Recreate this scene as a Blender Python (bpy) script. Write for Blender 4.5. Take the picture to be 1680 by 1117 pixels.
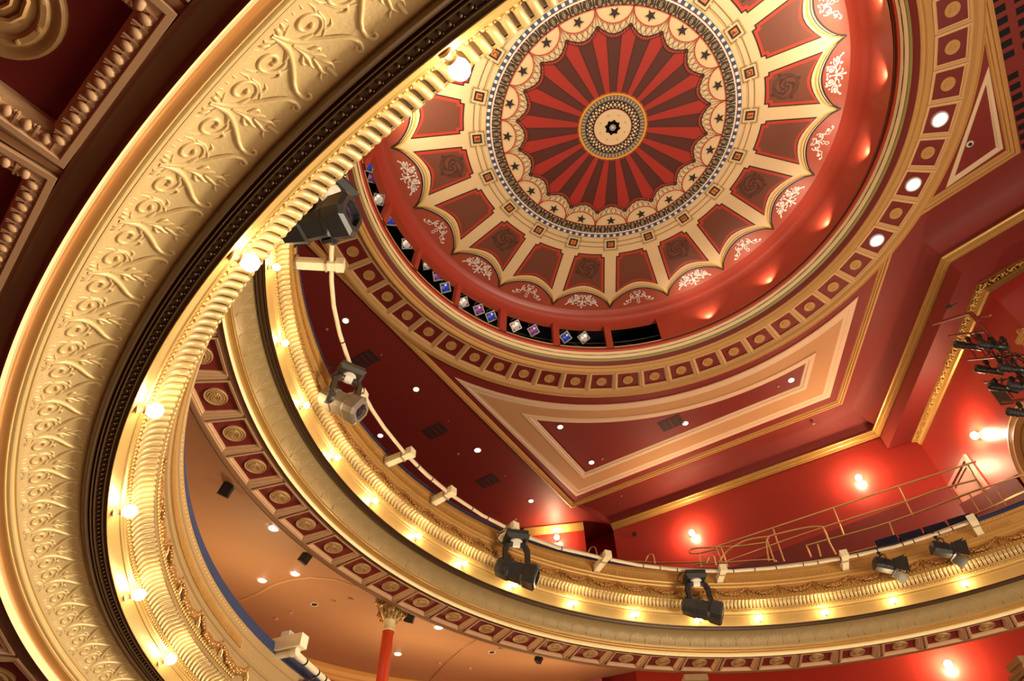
import bpy, math, random
from math import sin, cos, pi, radians as rad, degrees, hypot, atan2, sqrt
from mathutils import Vector, Matrix
random.seed(4)
for o in list(bpy.data.objects): bpy.data.objects.remove(o)
COL = bpy.context.scene.collection
SC = bpy.context.scene

# ------------------------------------------------------------------ camera
H = 12.0                      # ceiling height above the lens, metres
Z0 = 1.6                      # lens height above the floor
FPX, VX, VY = 1078.0, 815.0, -335.0
_u = Vector((VX-840, -(VY-558.5), -FPX)).normalized()
_x = (Vector((1,0,0)) - _u.x*_u).normalized()
_y = _u.cross(_x)
MW = Matrix((_x, _y, _u))     # camera axes -> world
cam_d = bpy.data.cameras.new('camera'); cam = bpy.data.objects.new('camera', cam_d); COL.objects.link(cam)
cam_d.sensor_width = 36; cam_d.lens = FPX/1680*36; cam_d.clip_start = .05
cam.matrix_world = Matrix.Translation((0,0,Z0)) @ MW.to_4x4()
SC.camera = cam
EYE = Vector((0,0,Z0))
def ray(px, py):
    return MW @ Vector(((px-840)/FPX, (558.5-py)/FPX, -1))
def on_z(px, py, z):          # point of the line of sight at height z above the lens
    d = ray(px, py); return EYE + d*(z/d.z)
def on_plane(px, py, n, D):   # vertical plane n.x = D (metres)
    d = ray(px, py); return EYE + d*(D/(n[0]*d.x+n[1]*d.y))

# ------------------------------------------------------------------ light and exposure
SC.view_settings.view_transform = 'Standard'; SC.view_settings.look = 'None'
SC.view_settings.gamma = 1; SC.view_settings.use_curve_mapping = False
SC.view_settings.exposure = 0.0
W = bpy.data.worlds.new('world'); SC.world = W; W.use_nodes = True
W.node_tree.nodes['Background'].inputs[0].default_value = (1,.75,.5,1)
W.node_tree.nodes['Background'].inputs[1].default_value = .0
def light(kind, loc, energy, color=(1,.78,.5), size=.05, target=None, spot=90, blend=.5, sx=None):
    d = bpy.data.lights.new('light', kind); d.energy = energy; d.color = color
    if kind == 'AREA': d.shape = 'DISK'; d.size = size
    else: d.shadow_soft_size = size
    if kind == 'SPOT': d.spot_size = rad(spot); d.spot_blend = blend
    o = bpy.data.objects.new('light', d); COL.objects.link(o); o.location = loc
    if target is not None:
        o.rotation_euler = (Vector(target)-Vector(loc)).to_track_quat('-Z','Y').to_euler()
    return o
DC = Vector((.198*H, .451*H, Z0))                 # foot of the dome axis, at lens height
AXA = rad(-33.0)
E1 = Vector((-cos(AXA), -sin(AXA), 0)); E2 = Vector((-E1.y, E1.x, 0))   # E1 points to the back of the house
# added fill lights: one from the stage side, one at stalls level shining up
light('AREA', DC - E1*8.5 + Vector((0,0,.6)), 1150, (1,.84,.62), 4, DC + E1*3 + Vector((0,0,5)))
light('AREA', DC - E1*1.0 + Vector((0,0,-1.2)), 230, (1,.80,.56), 5, DC + Vector((0,0,10)))

CA = DC - E1*1.2
light('SPOT', CA - E1*2.6 - E2*.6 + Vector((0,0,.9)), 2500, (1,.86,.64), .5, CA + E1*cos(rad(58))*5.6 + E2*sin(rad(58))*5.6 + Vector((0,0,2.1)), 95, 1.0)  # added spot that brightens the lower balcony front
# ------------------------------------------------------------------ materials
MATS = {}
def mat(name, col, rough=.5, metal=0.0, emit=0, ecol=None, noise=.0, nscale=8, bump=0, bscale=60, spec=.5, coat=0):
    if name in MATS: return MATS[name]
    m = bpy.data.materials.new(name); m.use_nodes = True; nt = m.node_tree; b = nt.nodes['Principled BSDF']
    b.inputs['Base Color'].default_value = (*col,1); b.inputs['Roughness'].default_value = rough
    b.inputs['Metallic'].default_value = metal; b.inputs['Specular IOR Level'].default_value = spec
    if coat: b.inputs['Coat Weight'].default_value = coat; b.inputs['Coat Roughness'].default_value = .12
    tc = nt.nodes.new('ShaderNodeTexCoord')
    if noise:
        n = nt.nodes.new('ShaderNodeTexNoise'); n.inputs['Scale'].default_value = nscale; n.inputs['Detail'].default_value = 4
        nt.links.new(tc.outputs['Object'], n.inputs['Vector'])
        mx = nt.nodes.new('ShaderNodeMix'); mx.data_type = 'RGBA'
        mx.inputs[6].default_value = (*[c*(1-noise) for c in col],1); mx.inputs[7].default_value = (*[min(1,c*(1+noise)) for c in col],1)
        nt.links.new(n.outputs['Fac'], mx.inputs[0]); nt.links.new(mx.outputs[2], b.inputs['Base Color'])
    if bump:
        n2 = nt.nodes.new('ShaderNodeTexNoise'); n2.inputs['Scale'].default_value = bscale; n2.inputs['Detail'].default_value = 3
        nt.links.new(tc.outputs['Object'], n2.inputs['Vector'])
        bp = nt.nodes.new('ShaderNodeBump'); bp.inputs['Strength'].default_value = bump; bp.inputs['Distance'].default_value = .01
        nt.links.new(n2.outputs['Fac'], bp.inputs['Height']); nt.links.new(bp.outputs[0], b.inputs['Normal'])
    if emit:
        b.inputs['Emission Color'].default_value = (*(ecol or col),1); b.inputs['Emission Strength'].default_value = emit
    MATS[name] = m; return m
GOLD   = mat('gold_paint', (.50,.285,.075), .40, .35, noise=.08, nscale=5, bump=.12, bscale=40)
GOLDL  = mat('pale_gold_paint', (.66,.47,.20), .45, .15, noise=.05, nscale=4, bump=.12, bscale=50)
GOLDB  = mat('burnished_gold', (.60,.40,.13), .42, .45, noise=.06, nscale=6, bump=.06, bscale=30)
GOLDC  = mat('ceiling_gold', (.60,.33,.10), .55, .0, noise=.06)
FRIEZU = mat('frieze_gold_shaded', (.29,.20,.078), .45, .2, noise=.08, nscale=6, bump=.2, bscale=60)  # same frieze paint, darkened to carry the upper balcony's dimmer light
BEDDK = mat('gadroon_bed_shade', (.12,.065,.02), .5, .3)  # dark brown puts the shadow between the gadroon ribs into the colour
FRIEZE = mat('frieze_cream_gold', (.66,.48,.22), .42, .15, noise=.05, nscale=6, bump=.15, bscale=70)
COPPER = mat('copper_cavetto', (.62,.30,.09), .36, .55, noise=.1, nscale=6)
FILLET = mat('ivory_fillet', (.86,.72,.42), .45, .1, noise=.04)
BRONZE = mat('bronze_relief', (.42,.21,.06), .33, .55, noise=.15, nscale=14)
CREAM  = mat('cream_paint', (.86,.66,.40), .6, noise=.04)
CREAMR = mat('cream_moulding', (.86,.62,.40), .6, noise=.04)
TAN    = mat('tan_panel', (.66,.36,.16), .7, noise=.07, nscale=30, bump=.25, bscale=35)
REDC   = mat('ceiling_red', (.24,.024,.016), .62, noise=.06, nscale=2)
REDP   = mat('coffer_red', (.20,.018,.014), .6, noise=.07, nscale=9)
REDW   = mat('wall_red', (.34,.026,.018), .30, noise=.05, nscale=2, bump=.06, bscale=20)
REDD   = mat('drum_red', (.36,.042,.022), .36, noise=.05, nscale=2)
REDB   = mat('bright_red', (.62,.060,.022), .5, noise=.05)
DARKR  = mat('dark_red_gloss', (.18,.014,.011), .55)
BROWNC = mat('under_balcony_tan', (.42,.26,.15), .55, noise=.06, nscale=1.2, bump=.05, bscale=8)
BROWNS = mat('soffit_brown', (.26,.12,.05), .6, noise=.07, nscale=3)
SOFR   = mat('soffit_rail', (.60,.365,.19), .6, noise=.06, nscale=9)
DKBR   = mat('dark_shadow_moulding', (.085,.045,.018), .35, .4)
VELVET = mat('blue_velvet', (.018,.028,.085), .85, noise=.25, nscale=12)
BLACK  = mat('black_paint', (.014,.013,.012), .55)
BLKM   = mat('black_metal', (.03,.03,.03), .38, .2, noise=.1)
VOID   = mat('dark_loft', (.006,.006,.006), .9)
GREYM  = mat('lamp_grey', (.20,.16,.12), .45, .1, noise=.15, nscale=20)
GREYD  = mat('lamp_dark', (.055,.045,.035), .4, .2, noise=.15, nscale=20)
WHITEM = mat('white_plastic', (.75,.70,.62), .5)
PIPE   = mat('cream_pipe', (.72,.62,.42), .35, noise=.1, nscale=10)
BRASS  = mat('brass_rail', (.70,.45,.17), .28, .6)
GLASS  = mat('dark_lens', (.02,.015,.03), .08)
BULB   = mat('bulb_glow', (1,.9,.7), .5, emit=60, ecol=(1,.82,.55))
DOWN   = mat('downlight_glow', (1,.95,.85), .5, emit=14, ecol=(1,.86,.68))
DISC   = mat('opal_disc_glow', (1,.97,.9), .5, emit=5, ecol=(1,.93,.85))
SCON   = mat('sconce_glow', (1,.9,.6), .5, emit=45, ecol=(1,.72,.38))
D_CREAM= mat('dome_cream', (.88,.65,.36), .6, noise=.04, nscale=2)
D_RED  = mat('dome_stripe_red', (.43,.030,.018), .55, noise=.06, nscale=2)
D_DARK = mat('dome_stripe_brown', (.105,.022,.014), .55, noise=.08, nscale=2)
D_PAN  = mat('dome_panel_brown', (.20,.062,.035), .55, noise=.08, nscale=1.5)
D_SPAN = mat('dome_spandrel', (.42,.085,.045), .5, noise=.07, nscale=2)
D_LINE = mat('dome_line_black', (.030,.020,.016), .6)
D_ORG  = mat('dome_outline_red', (.55,.060,.028), .5)
D_YEL  = mat('dome_yellow', (.80,.45,.04), .5)
D_WHT  = mat('dome_white', (.92,.86,.78), .6)
D_BLUE = mat('dome_blue', (.04,.10,.22), .5)
D_ORAN = mat('dome_orange', (.72,.22,.05), .5)
D_GREY = mat('dome_grey', (.22,.15,.09), .6)
GREEN  = mat('ledge_green', (.33,.33,.10), .5)

# ------------------------------------------------------------------ object helpers
def tag(o, label=None, cat=None, group=None, kind=None):
    if label: o['label'] = label
    if cat: o['category'] = cat
    if group: o['group'] = group
    if kind: o['kind'] = kind
    return o
def empty(name, loc=(0,0,0), parent=None):
    o = bpy.data.objects.new(name, None); o.empty_display_size = .1; COL.objects.link(o); o.location = loc
    if parent: o.parent = parent
    return o
class G:
    def __init__(s): s.v=[]; s.f=[]; s.m=[]
    def add(s, vs, fs, mi=0):
        b = len(s.v); s.v += [tuple(v) for v in vs]; s.f += [tuple(i+b for i in f) for f in fs]; s.m += [mi]*len(fs)
    def box(s, c, d, mi=0, M=None):
        x,y,z = d[0]/2,d[1]/2,d[2]/2
        vs = [Vector((sx*x,sy*y,sz*z)) for sx in(-1,1) for sy in(-1,1) for sz in(-1,1)]
        if M: vs = [M@v for v in vs]
        vs = [v+Vector(c) for v in vs]
        s.add(vs, [(0,1,3,2),(4,6,7,5),(0,4,5,1),(2,3,7,6),(0,2,6,4),(1,5,7,3)], mi)
    def tube(s, pts, r, n=8, mi=0, cap=True, rs=None):
        pts = [Vector(p) for p in pts]; rings=[]; up = None
        for i,p in enumerate(pts):
            t = (pts[min(i+1,len(pts)-1)]-pts[max(i-1,0)]).normalized()
            if up is None: up = Vector((0,0,1)) if abs(t.z)<.9 else Vector((1,0,0))
            a = t.cross(up).normalized(); up = a.cross(t).normalized()
            rr = rs[i] if rs else r
            rings.append([p+(a*cos(2*pi*k/n)+up*sin(2*pi*k/n))*rr for k in range(n)])
        fs = [(i*n+k, i*n+(k+1)%n, (i+1)*n+(k+1)%n, (i+1)*n+k) for i in range(len(pts)-1) for k in range(n)]
        if cap: fs += [tuple(range(n-1,-1,-1)), tuple((len(pts)-1)*n+k for k in range(n))]
        s.add([v for r_ in rings for v in r_], fs, mi)
    def lathe(s, prof, n=20, M=None, mi=0, cap=False):    # (r, h) about local z
        vs = [Vector((r*cos(2*pi*k/n), r*sin(2*pi*k/n), h)) for r,h in prof for k in range(n)]
        if M: vs = [M@v for v in vs]
        fs = [(i*n+k, i*n+(k+1)%n, (i+1)*n+(k+1)%n, (i+1)*n+k) for i in range(len(prof)-1) for k in range(n)]
        if cap: fs += [tuple(range(n-1,-1,-1)), tuple((len(prof)-1)*n+k for k in range(n))]
        s.add(vs, fs, mi)
    def ball(s, c, r, mi=0, n=6, m=4, sc=(1,1,1), M=None):
        vs=[]; c=Vector(c)
        for j in range(1,m):
            for k in range(n):
                v = Vector((sin(pi*j/m)*cos(2*pi*k/n)*sc[0], sin(pi*j/m)*sin(2*pi*k/n)*sc[1], cos(pi*j/m)*sc[2]))*r
                vs.append(v)
        vs += [Vector((0,0,r*sc[2])), Vector((0,0,-r*sc[2]))]
        if M: vs=[M@v for v in vs]
        fs = [(j*n+k, (j+1)*n+k, (j+1)*n+(k+1)%n, j*n+(k+1)%n) for j in range(m-2) for k in range(n)]
        t=(m-1)*n
        fs += [(t, k, (k+1)%n) for k in range(n)] + [(t+1, (m-2)*n+(k+1)%n, (m-2)*n+k) for k in range(n)]
        s.add([v+c for v in vs], fs, mi)
    def mesh(s, name, mats, smooth=None):
        me = bpy.data.meshes.new(name); me.from_pydata(s.v, [], s.f)
        for m in (mats if isinstance(mats,(list,tuple)) else [mats]): me.materials.append(m)
        if any(s.m): me.polygons.foreach_set('material_index', s.m)
        if smooth is not None:
            me.polygons.foreach_set('use_smooth', [True]*len(s.f)); me.update()
            if smooth < 180: me.set_sharp_from_angle(angle=rad(smooth))
        me.update(); return me
    def obj(s, name, mats, parent=None, smooth=None, M=None):
        return put(name, s.mesh(name, mats, smooth), parent, M)
def put(name, me, parent=None, M=None):
    o = bpy.data.objects.new(name, me); COL.objects.link(o)
    if parent: o.parent = parent
    if M is not None: o.matrix_local = M
    return o
def center(o):                 # origin of a world-coordinate mesh to its middle
    me = o.data; c = sum((v.co for v in me.vertices), Vector())/max(1,len(me.vertices))
    me.transform(Matrix.Translation(-c)); o.location = o.location + c; return o
def framem(loc, x, y, z): 
    M = Matrix((x,y,z)).transposed().to_4x4(); M.translation = loc; return M
def aim(loc, d, roll=0):       # local -Z... matrix whose local Z points along d
    q = Vector(d).to_track_quat('Z','Y'); return Matrix.Translation(loc) @ q.to_matrix().to_4x4() @ Matrix.Rotation(roll,4,'Z')
def rail(pts, r, name, m, parent=None, n=8):
    g = G(); g.tube(pts, r, n); return center(g.obj(name, m, parent, 60)) if parent is None else g.obj(name, m, parent, 60)

# ------------------------------------------------------------------ balcony plan curves (radius as a function of angle)
def polyv(c, x):
    r = 0
    for k in c: r = r*x + k
    return r
class Plan:
    def __init__(s, coef, thc, t, lo, hi):
        s.c=[k*H for k in coef]; s.thc=thc; s.C = DC - E1*(t*H); s.lo=lo; s.hi=hi
    def R(s, th):
        t = min(max(th, s.lo), s.hi); r = polyv(s.c, t-s.thc)
        if t != th:
            d = (polyv(s.c, t-s.thc+1e-4)-polyv(s.c, t-s.thc-1e-4))/2e-4
            x = th-t; r += d*.6*(1-math.exp(-abs(x)/.6))*(1 if x>0 else -1)
        return r
    def p(s, th, off, z):
        r = s.R(th)+off; return Vector((s.C.x, s.C.y, Z0+z)) + (E1*cos(th)+E2*sin(th))*r
    def frame(s, th, off, z, yaw=0):
        P = s.p(th,off,z); T = (s.p(th+.002,off,z)-s.p(th-.002,off,z)).normalized()
        N = T.cross(Vector((0,0,1)))      # outward, away from the auditorium
        return framem(P, N, T, Vector((0,0,1)))
    def step(s, th, off, d):              # angle after walking d metres along the curve
        a=(s.p(th+.001,off,0)-s.p(th-.001,off,0)).length/.002; return th+d/a
PB = Plan([-0.00103, -0.00929, -0.00266, 0.01185, 0.52633], -.45, .15, -1.75, .80)
PA = Plan([0.02826, 0.0457, -0.01109, -0.07038, 0.48126], 1.0, .10, .42, 1.60)
ZB, ZA = .445*H, .195*H
KEYB = dict(corn=(.316,-.366), fri=(.252,-.249), fri1=(.095,-.006), lip=(0,0), gad=(-.033,.288), astr=(-.121,.398), velb=(-.051,.972), velt=(-.045,1.051))
KEYA = dict(corn=(.473,-.287), fri=(.395,-.141), fri1=(.131,-.006), lip=(0,0), gad=(-.062,.174), astr=(-.157,.282), velb=(-.150,.800), velt=(-.133,.927))
def seg(K, a, b, lst):
    (o0,z0),(o1,z1) = K[a],K[b]; dx,dz=o1-o0,z1-z0; L=hypot(dx,dz); n=(-dz/L, dx/L)
    if n[0]>0.3 or (abs(n[0])<=.3 and n[1]>0): n=(-n[0],-n[1])
    return [(o0+dx*s+n[0]*d, z0+dz*s+n[1]*d) for s,d in lst]
def sweep(P, zb, prof, th0, th1, n, name, m, parent, smooth=35, flip=False):
    g = G(); k = len(prof); vs=[]
    for i in range(n+1):
        th = th0+(th1-th0)*i/n
        for o,z in prof: vs.append(P.p(th,o,zb+z))
    fs = [(i*k+j,(i+1)*k+j,(i+1)*k+j+1,i*k+j+1) for i in range(n) for j in range(k-1)]
    g.add(vs, fs); return g.obj(name, m, parent, smooth)

# ================================================================== ROOM SHELL
def U(p, z): return Vector((p[0]*H, p[1]*H, Z0+z))
aU = Vector((cos(AXA), sin(AXA))); bU = Vector((-aU.y, aU.x)); dcU = Vector((.198,.451))
def mir(p):
    d = Vector(p)-dcU; return tuple(dcU + aU*d.dot(aU) - bU*d.dot(bU))
# wall line of the rear of the house: rounded corner then the flat side wall
wc = (.009,.795)
def warc(R, a0, a1, n):
    return [(wc[0]+R*sin(rad(a)), wc[1]+R*cos(rad(a))) for a in [a0+(a1-a0)*i/n for i in range(n+1)]]
arc_up = warc(.678, -57, 8.5, 16)
back0 = (arc_up[0][0]-.545*1.05, arc_up[0][1]-.839*1.05)
W_up = [back0] + arc_up + [(.202,1.448)]
SIDE0, SIDE1 = (.264,1.382), (.857,1.026)
Q1 = on_z(1624.3,480.5,.886*H); Q2 = on_z(1680,445.4,.886*H)
q1 = (Q1.x/H,Q1.y/H); qd = Vector((Q2.x-Q1.x,Q2.y-Q1.y)).normalized()
q3 = (q1[0]+qd.x*.55, q1[1]+qd.y*.55)
def wallmesh(line, z0, z1, name, m, thick=.0, parent=None, label=None):
    g = G(); vs=[]
    for p in line: vs += [U(p,z0), U(p,z1)]
    g.add(vs, [(2*i,2*i+1,2*i+3,2*i+2) for i in range(len(line)-1)])
    o = g.obj(name, m, parent, 40)
    if parent is None: tag(o, label, kind='structure')
    return o
FL = -Z0
WR = wallmesh([SIDE0,(.805,1.057)], FL, .95*H, 'wall_right', REDW, label='flat red side wall with wall lights')
wallmesh([(.805,1.057),SIDE1], FL, .902*H, 'wall_panel', REDW, WR)
wallmesh([(.202,1.448),(.216,1.53),(.290,1.49),SIDE0], FL, H, 'pier_return', REDW, WR)
WB = wallmesh(W_up, FL, H, 'wall_back', REDW, label='curved red rear wall behind the balconies')
WS = wallmesh([SIDE1, q1, q3], FL, .887*H, 'wall_splay', REDW, label='angled red wall beside the stage opening')
# unseen remainder of the house, closing the room
ml = [mir(p) for p in ([back0]+[(.264,1.382)]+[SIDE1]+[q1]+[q3])]
ml = [back0, mir(W_up[1]), mir(W_up[8]), mir((.202,1.448)), mir(SIDE0), mir(SIDE1), mir(q1), mir(q3)]
WL = wallmesh([back0]+[mir(p) for p in W_up[1:]]+[mir(SIDE0), mir(SIDE1), mir(q1), mir(q3)], FL, H, 'wall_left', REDW, label='red wall on the far side of the house')
WF = wallmesh([q3, mir(q3)], FL, H*.95, 'wall_front', mat('stage_curtain',(.10,.01,.008),.8), label='dark red stage curtain wall')
g = G(); outl = W_up+[SIDE0,SIDE1,q1,q3]; full = outl+[mir(p) for p in reversed(outl)]
g.add([U(p,FL) for p in full], [tuple(range(len(full)))]); tag(g.obj('floor', mat('carpet',(.10,.03,.025),.9)), 'dark red carpeted stalls floor', kind='structure')

# ------------------------------------------------------------------ ceiling plane with the ring opening
R_IN = 5.40
def hit(poly, phi):
    d = Vector((cos(phi), sin(phi))); best = 1e9
    for i in range(len(poly)):
        a = Vector(poly[i])-dcU; b = Vector(poly[(i+1)%len(poly)])-dcU; e=b-a
        den = d.x*e.y-d.y*e.x
        if abs(den)<1e-9: continue
        t = (a.x*e.y-a.y*e.x)/den; s = (a.x*d.y-a.y*d.x)/den
        if t>0 and -1e-6<=s<=1+1e-6: best=min(best,t)
    return best
Tp = [(.165,1.357),(.734,1.015),(.698,.580),(1.25,.051)]
Bp = [SIDE0,(.801,1.053),(.767,.616),(1.262,.142)]
cb = W_up[:-1] + Tp; ceil_poly = cb + [mir(p) for p in reversed(cb)]
angs = sorted(set([i*2*pi/240 for i in range(240)] + [atan2(p[1]-dcU.y, p[0]-dcU.x)%(2*pi) for p in ceil_poly]))
g = G(); n=len(angs); vs=[]
for a in angs:
    r = hit(ceil_poly, a)*H
    for rr in (R_IN, max(r, R_IN+.02)): vs.append(DC+Vector((cos(a)*rr, sin(a)*rr, H)))
g.add(vs, [(2*i,2*i+1,2*((i+1)%n)+1,2*((i+1)%n)) for i in range(n)])
CEIL = tag(g.obj('ceiling', REDC), 'dark red plaster ceiling around the painted dome', kind='structure')

def strip(linesz, name, m, parent, smooth=30):
    # linesz: list of polylines (lists of Vectors), consecutive ones joined into bands
    g = G(); k=len(linesz[0]); vs=[v for l in linesz for v in l]
    g.add(vs, [(i*k+j,i*k+j+1,(i+1)*k+j+1,(i+1)*k+j) for i in range(len(linesz)-1) for j in range(k-1)])
    return g.obj(name, m, parent, smooth)
NC=8
for mm in (lambda p:p, mir):
    ls=[]
    for i in range(NC+1):
        t=i/NC*pi/2
        ls.append([U(mm((b[0]+(a[0]-b[0])*(1-cos(t)), b[1]+(a[1]-b[1])*(1-cos(t)))), .945*H+.055*H*sin(t)) for a,b in zip(Tp,Bp)])
    strip(ls, 'cove', REDC, CEIL, 20)
# recess end beside the cove, over the rear wall
for mm in (lambda p:p, mir):
    g = G(); P_=[mm(p) for p in (Tp[0],W_up[-2],(.202,1.448),(.216,1.53),(.290,1.49),SIDE0)]
    g.add([U(p,H-.001) for p in P_]+[U(P_[5],H*.95)],[(0,1,2),(0,2,3,4,5),(0,5,6)]); g.obj('cove_end', REDC, CEIL)
def band(line, zs, name, m, parent, offs):   # moulding along an open plan line; offs = (outward offset m, height)
    pts = [Vector(p)*H for p in line]; nrm=[]
    for i in range(len(pts)):
        ds=[]
        if i>0: ds.append((pts[i]-pts[i-1]).normalized())
        if i<len(pts)-1: ds.append((pts[i+1]-pts[i]).normalized())
        nn=[Vector((-d.y,d.x)) for d in ds]; b=sum(nn,Vector((0,0))); b/=len(nn)
        nrm.append(b/max(.3,b.length_squared))
    ls=[[Vector((p.x+q.x*o, p.y+q.y*o, Z0+z)) for p,q in zip(pts,nrm)] for o,z in offs]
    return strip(ls, name, m, parent, 25)
# gold cornice at the foot of the cove
corn_prof=[(.02,.951*H),(-.10,.951*H),(-.13,.949*H),(-.13,.947*H),(-.105,.9455*H),(-.10,.9435*H),(-.075,.943*H),(-.075,.941*H),(-.05,.9400*H),(-.045,.9385*H),(-.02,.938*H),(-.02,.936*H),(.02,.936*H)]
band(Bp, 0, 'cornice', GOLD, CEIL, corn_prof)
band([(.05,1.471),(.202,1.448)], 0, 'cornice', GOLD, CEIL, [(.0,H),(-.16,H),(-.18,H-.05),(-.12,H-.12),(-.06,H-.20),(0,H-.22)])
band([mir(p) for p in reversed(Bp)], 0, 'cornice', GOLD, CEIL, corn_prof)
# drop face and flat soffit towards the stage, then the ornate gilt frame
F1=[(.805,1.056),(.767,.614),(1.262,.140)]
of = [on_z(1492.7,725.6,.902*H), on_z(1601.8,466.7,.902*H), on_z(1680,422.9,.902*H)]
o3 = (of[2]-of[1]).normalized(); of=[Vector((v.x/H,v.y/H)) for v in of]; of[2]=of[1]+Vector((o3.x,o3.y))*.56
of[0]=Vector((.846,1.032))
fr_in = [SIDE1, q1, (q3[0],q3[1])]
strip([[U(p,.937*H) for p in F1],[U(p,.902*H) for p in F1]], 'drop_face', REDC, CEIL)
strip([[U(p,.902*H) for p in F1],[U(p,.902*H) for p in of]], 'stage_soffit', DARKR, CEIL)
orn_lines=[]
for s,dz in ((0,0),(0,-.02),(.06,-.05),(.10,-.045),(.12,-.015),(.3,-.01),(.5,-.03),(.68,-.08),(.72,-.12),(.78,-.15),(.9,-.16),(1,-.17),(1,-.19)):
    orn_lines.append([U(Vector(a)*(1-s)+Vector(b)*s, .902*H+dz) for a,b in zip(of,fr_in)])
ORN = strip(orn_lines, 'gilt_frame', GOLD, WS, 30)
g = G()
for k in range(2):
    a0,a1 = Vector(of[k]),Vector(of[k+1]); b0,b1=Vector(fr_in[k]),Vector(fr_in[k+1]); n=int((a1-a0).length*H/.17)
    for i in range(n):
        for q,(s,off,rr) in enumerate(((.22,0,.035),(.36,.3,.04),(.5,.1,.045),(.58,.55,.03),(.3,.6,.03))):
            t=(i+.2+off)/n
            p = (a0+(a1-a0)*t)*(1-s)+(b0+(b1-b0)*t)*s
            g.ball(U(p, .902*H-.03-.06*s), rr, n=6, m=4, sc=(1.3,.8,.5), M=Matrix.Rotation(i*1.3+q,3,'Z'))
tag(g.obj('leaf_relief', GOLD, WS, 60), kind='stuff')
# unseen soffit closing the roof towards the stage
g=G(); g.add([U(fr_in[2],.9*H),U(of[2],.902*H),U(mir(of[2]),.902*H),U(mir(fr_in[2]),.9*H)],[(0,1,2,3)])
strip([[U(mir(p),.937*H) for p in F1],[U(mir(p),.902*H) for p in F1]], 'drop_face', REDC, CEIL)
strip([[U(mir(p),.902*H) for p in F1],[U(mir(p),.9*H) for p in fr_in]], 'stage_soffit', DARKR, CEIL)
g.obj('stage_soffit', DARKR, CEIL)
strip([[U(Tp[-1],H),U(mir(Tp[-1]),H)],[U(Tp[-1],H*.9),U(mir(Tp[-1]),H*.9)]], 'proscenium_header', REDC, CEIL)
strip([[U(q3,H*.95),U(mir(q3),H*.95)],[U(Tp[-1],H*.95),U(mir(Tp[-1]),H*.95)]], 'proscenium_header', REDC, CEIL)

# gold mouldings on the ceiling: straight runs with a stepped section hanging 6 cm
def runz(pts, w, name, m, parent, z=H, side=1, prof=None):
    prof = prof or [(0,0),(0,-.03),(.10,-.03),(.14,-.06),(.30,-.075),(.44,-.075),(.46,-.045),(.52,-.045),(.56,-.06),(.72,-.05),(.78,-.02),(.9,-.025),(1,0)]
    P=[Vector((p[0],p[1])) for p in pts]; nr=[]
    for i in range(len(P)):
        ds=[]
        if i>0: ds.append((P[i]-P[i-1]).normalized())
        if i<len(P)-1: ds.append((P[i+1]-P[i]).normalized())
        nn=[Vector((-d.y,d.x))*side for d in ds]; b=sum(nn,Vector((0,0)))/len(nn); nr.append(b/max(.25,b.length_squared))
    ls=[[Vector((p.x+q.x*w*s, p.y+q.y*w*s, Z0+z+dz)) for p,q in zip(P,nr)] for s,dz in prof]
    return strip(ls, name, m, parent, 25)
def pz(px,py,z=H): v=on_z(px,py,z); return (v.x,v.y)
def ring_profile(prof, name, m, parent, a0=0, a1=2*pi, n=180, smooth=30):
    g=G(); k=len(prof); vs=[]
    for i in range(n+1):
        a=a0+(a1-a0)*i/n
        for r,z in prof: vs.append(DC+Vector((cos(a)*r, sin(a)*r, z)))
    g.add(vs,[(i*k+j,(i+1)*k+j,(i+1)*k+j+1,i*k+j+1) for i in range(n) for j in range(k-1)])
    return g.obj(name, m, parent, smooth)
def V2(p): return Vector((p[0],p[1]))
ga0,ga1,gb1,gc1 = V2(pz(640,537)),V2(pz(936.5,832)),V2(pz(1381.5,661)),V2(pz(1464,412))
gx=(ga0-ga1).normalized()
GWD=.175
runz([ga1+gx*16, ga1, gb1, gc1], GWD, 'gold_moulding', GOLDC, CEIL, side=-1)
gd0,gd1,ge1 = V2(pz(1504,356)),V2(pz(1673,249)),V2(pz(1627,0))
ge1=gd1+(ge1-gd1).normalized()*10
runz([gd0,gd1,ge1], .22, 'gold_moulding', GOLDC, CEIL, side=-1)
runz([V2(mir(p/H))*H for p in (ga1,gb1,gc1)], GWD, 'gold_moulding', GOLDC, CEIL, side=1)
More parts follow.
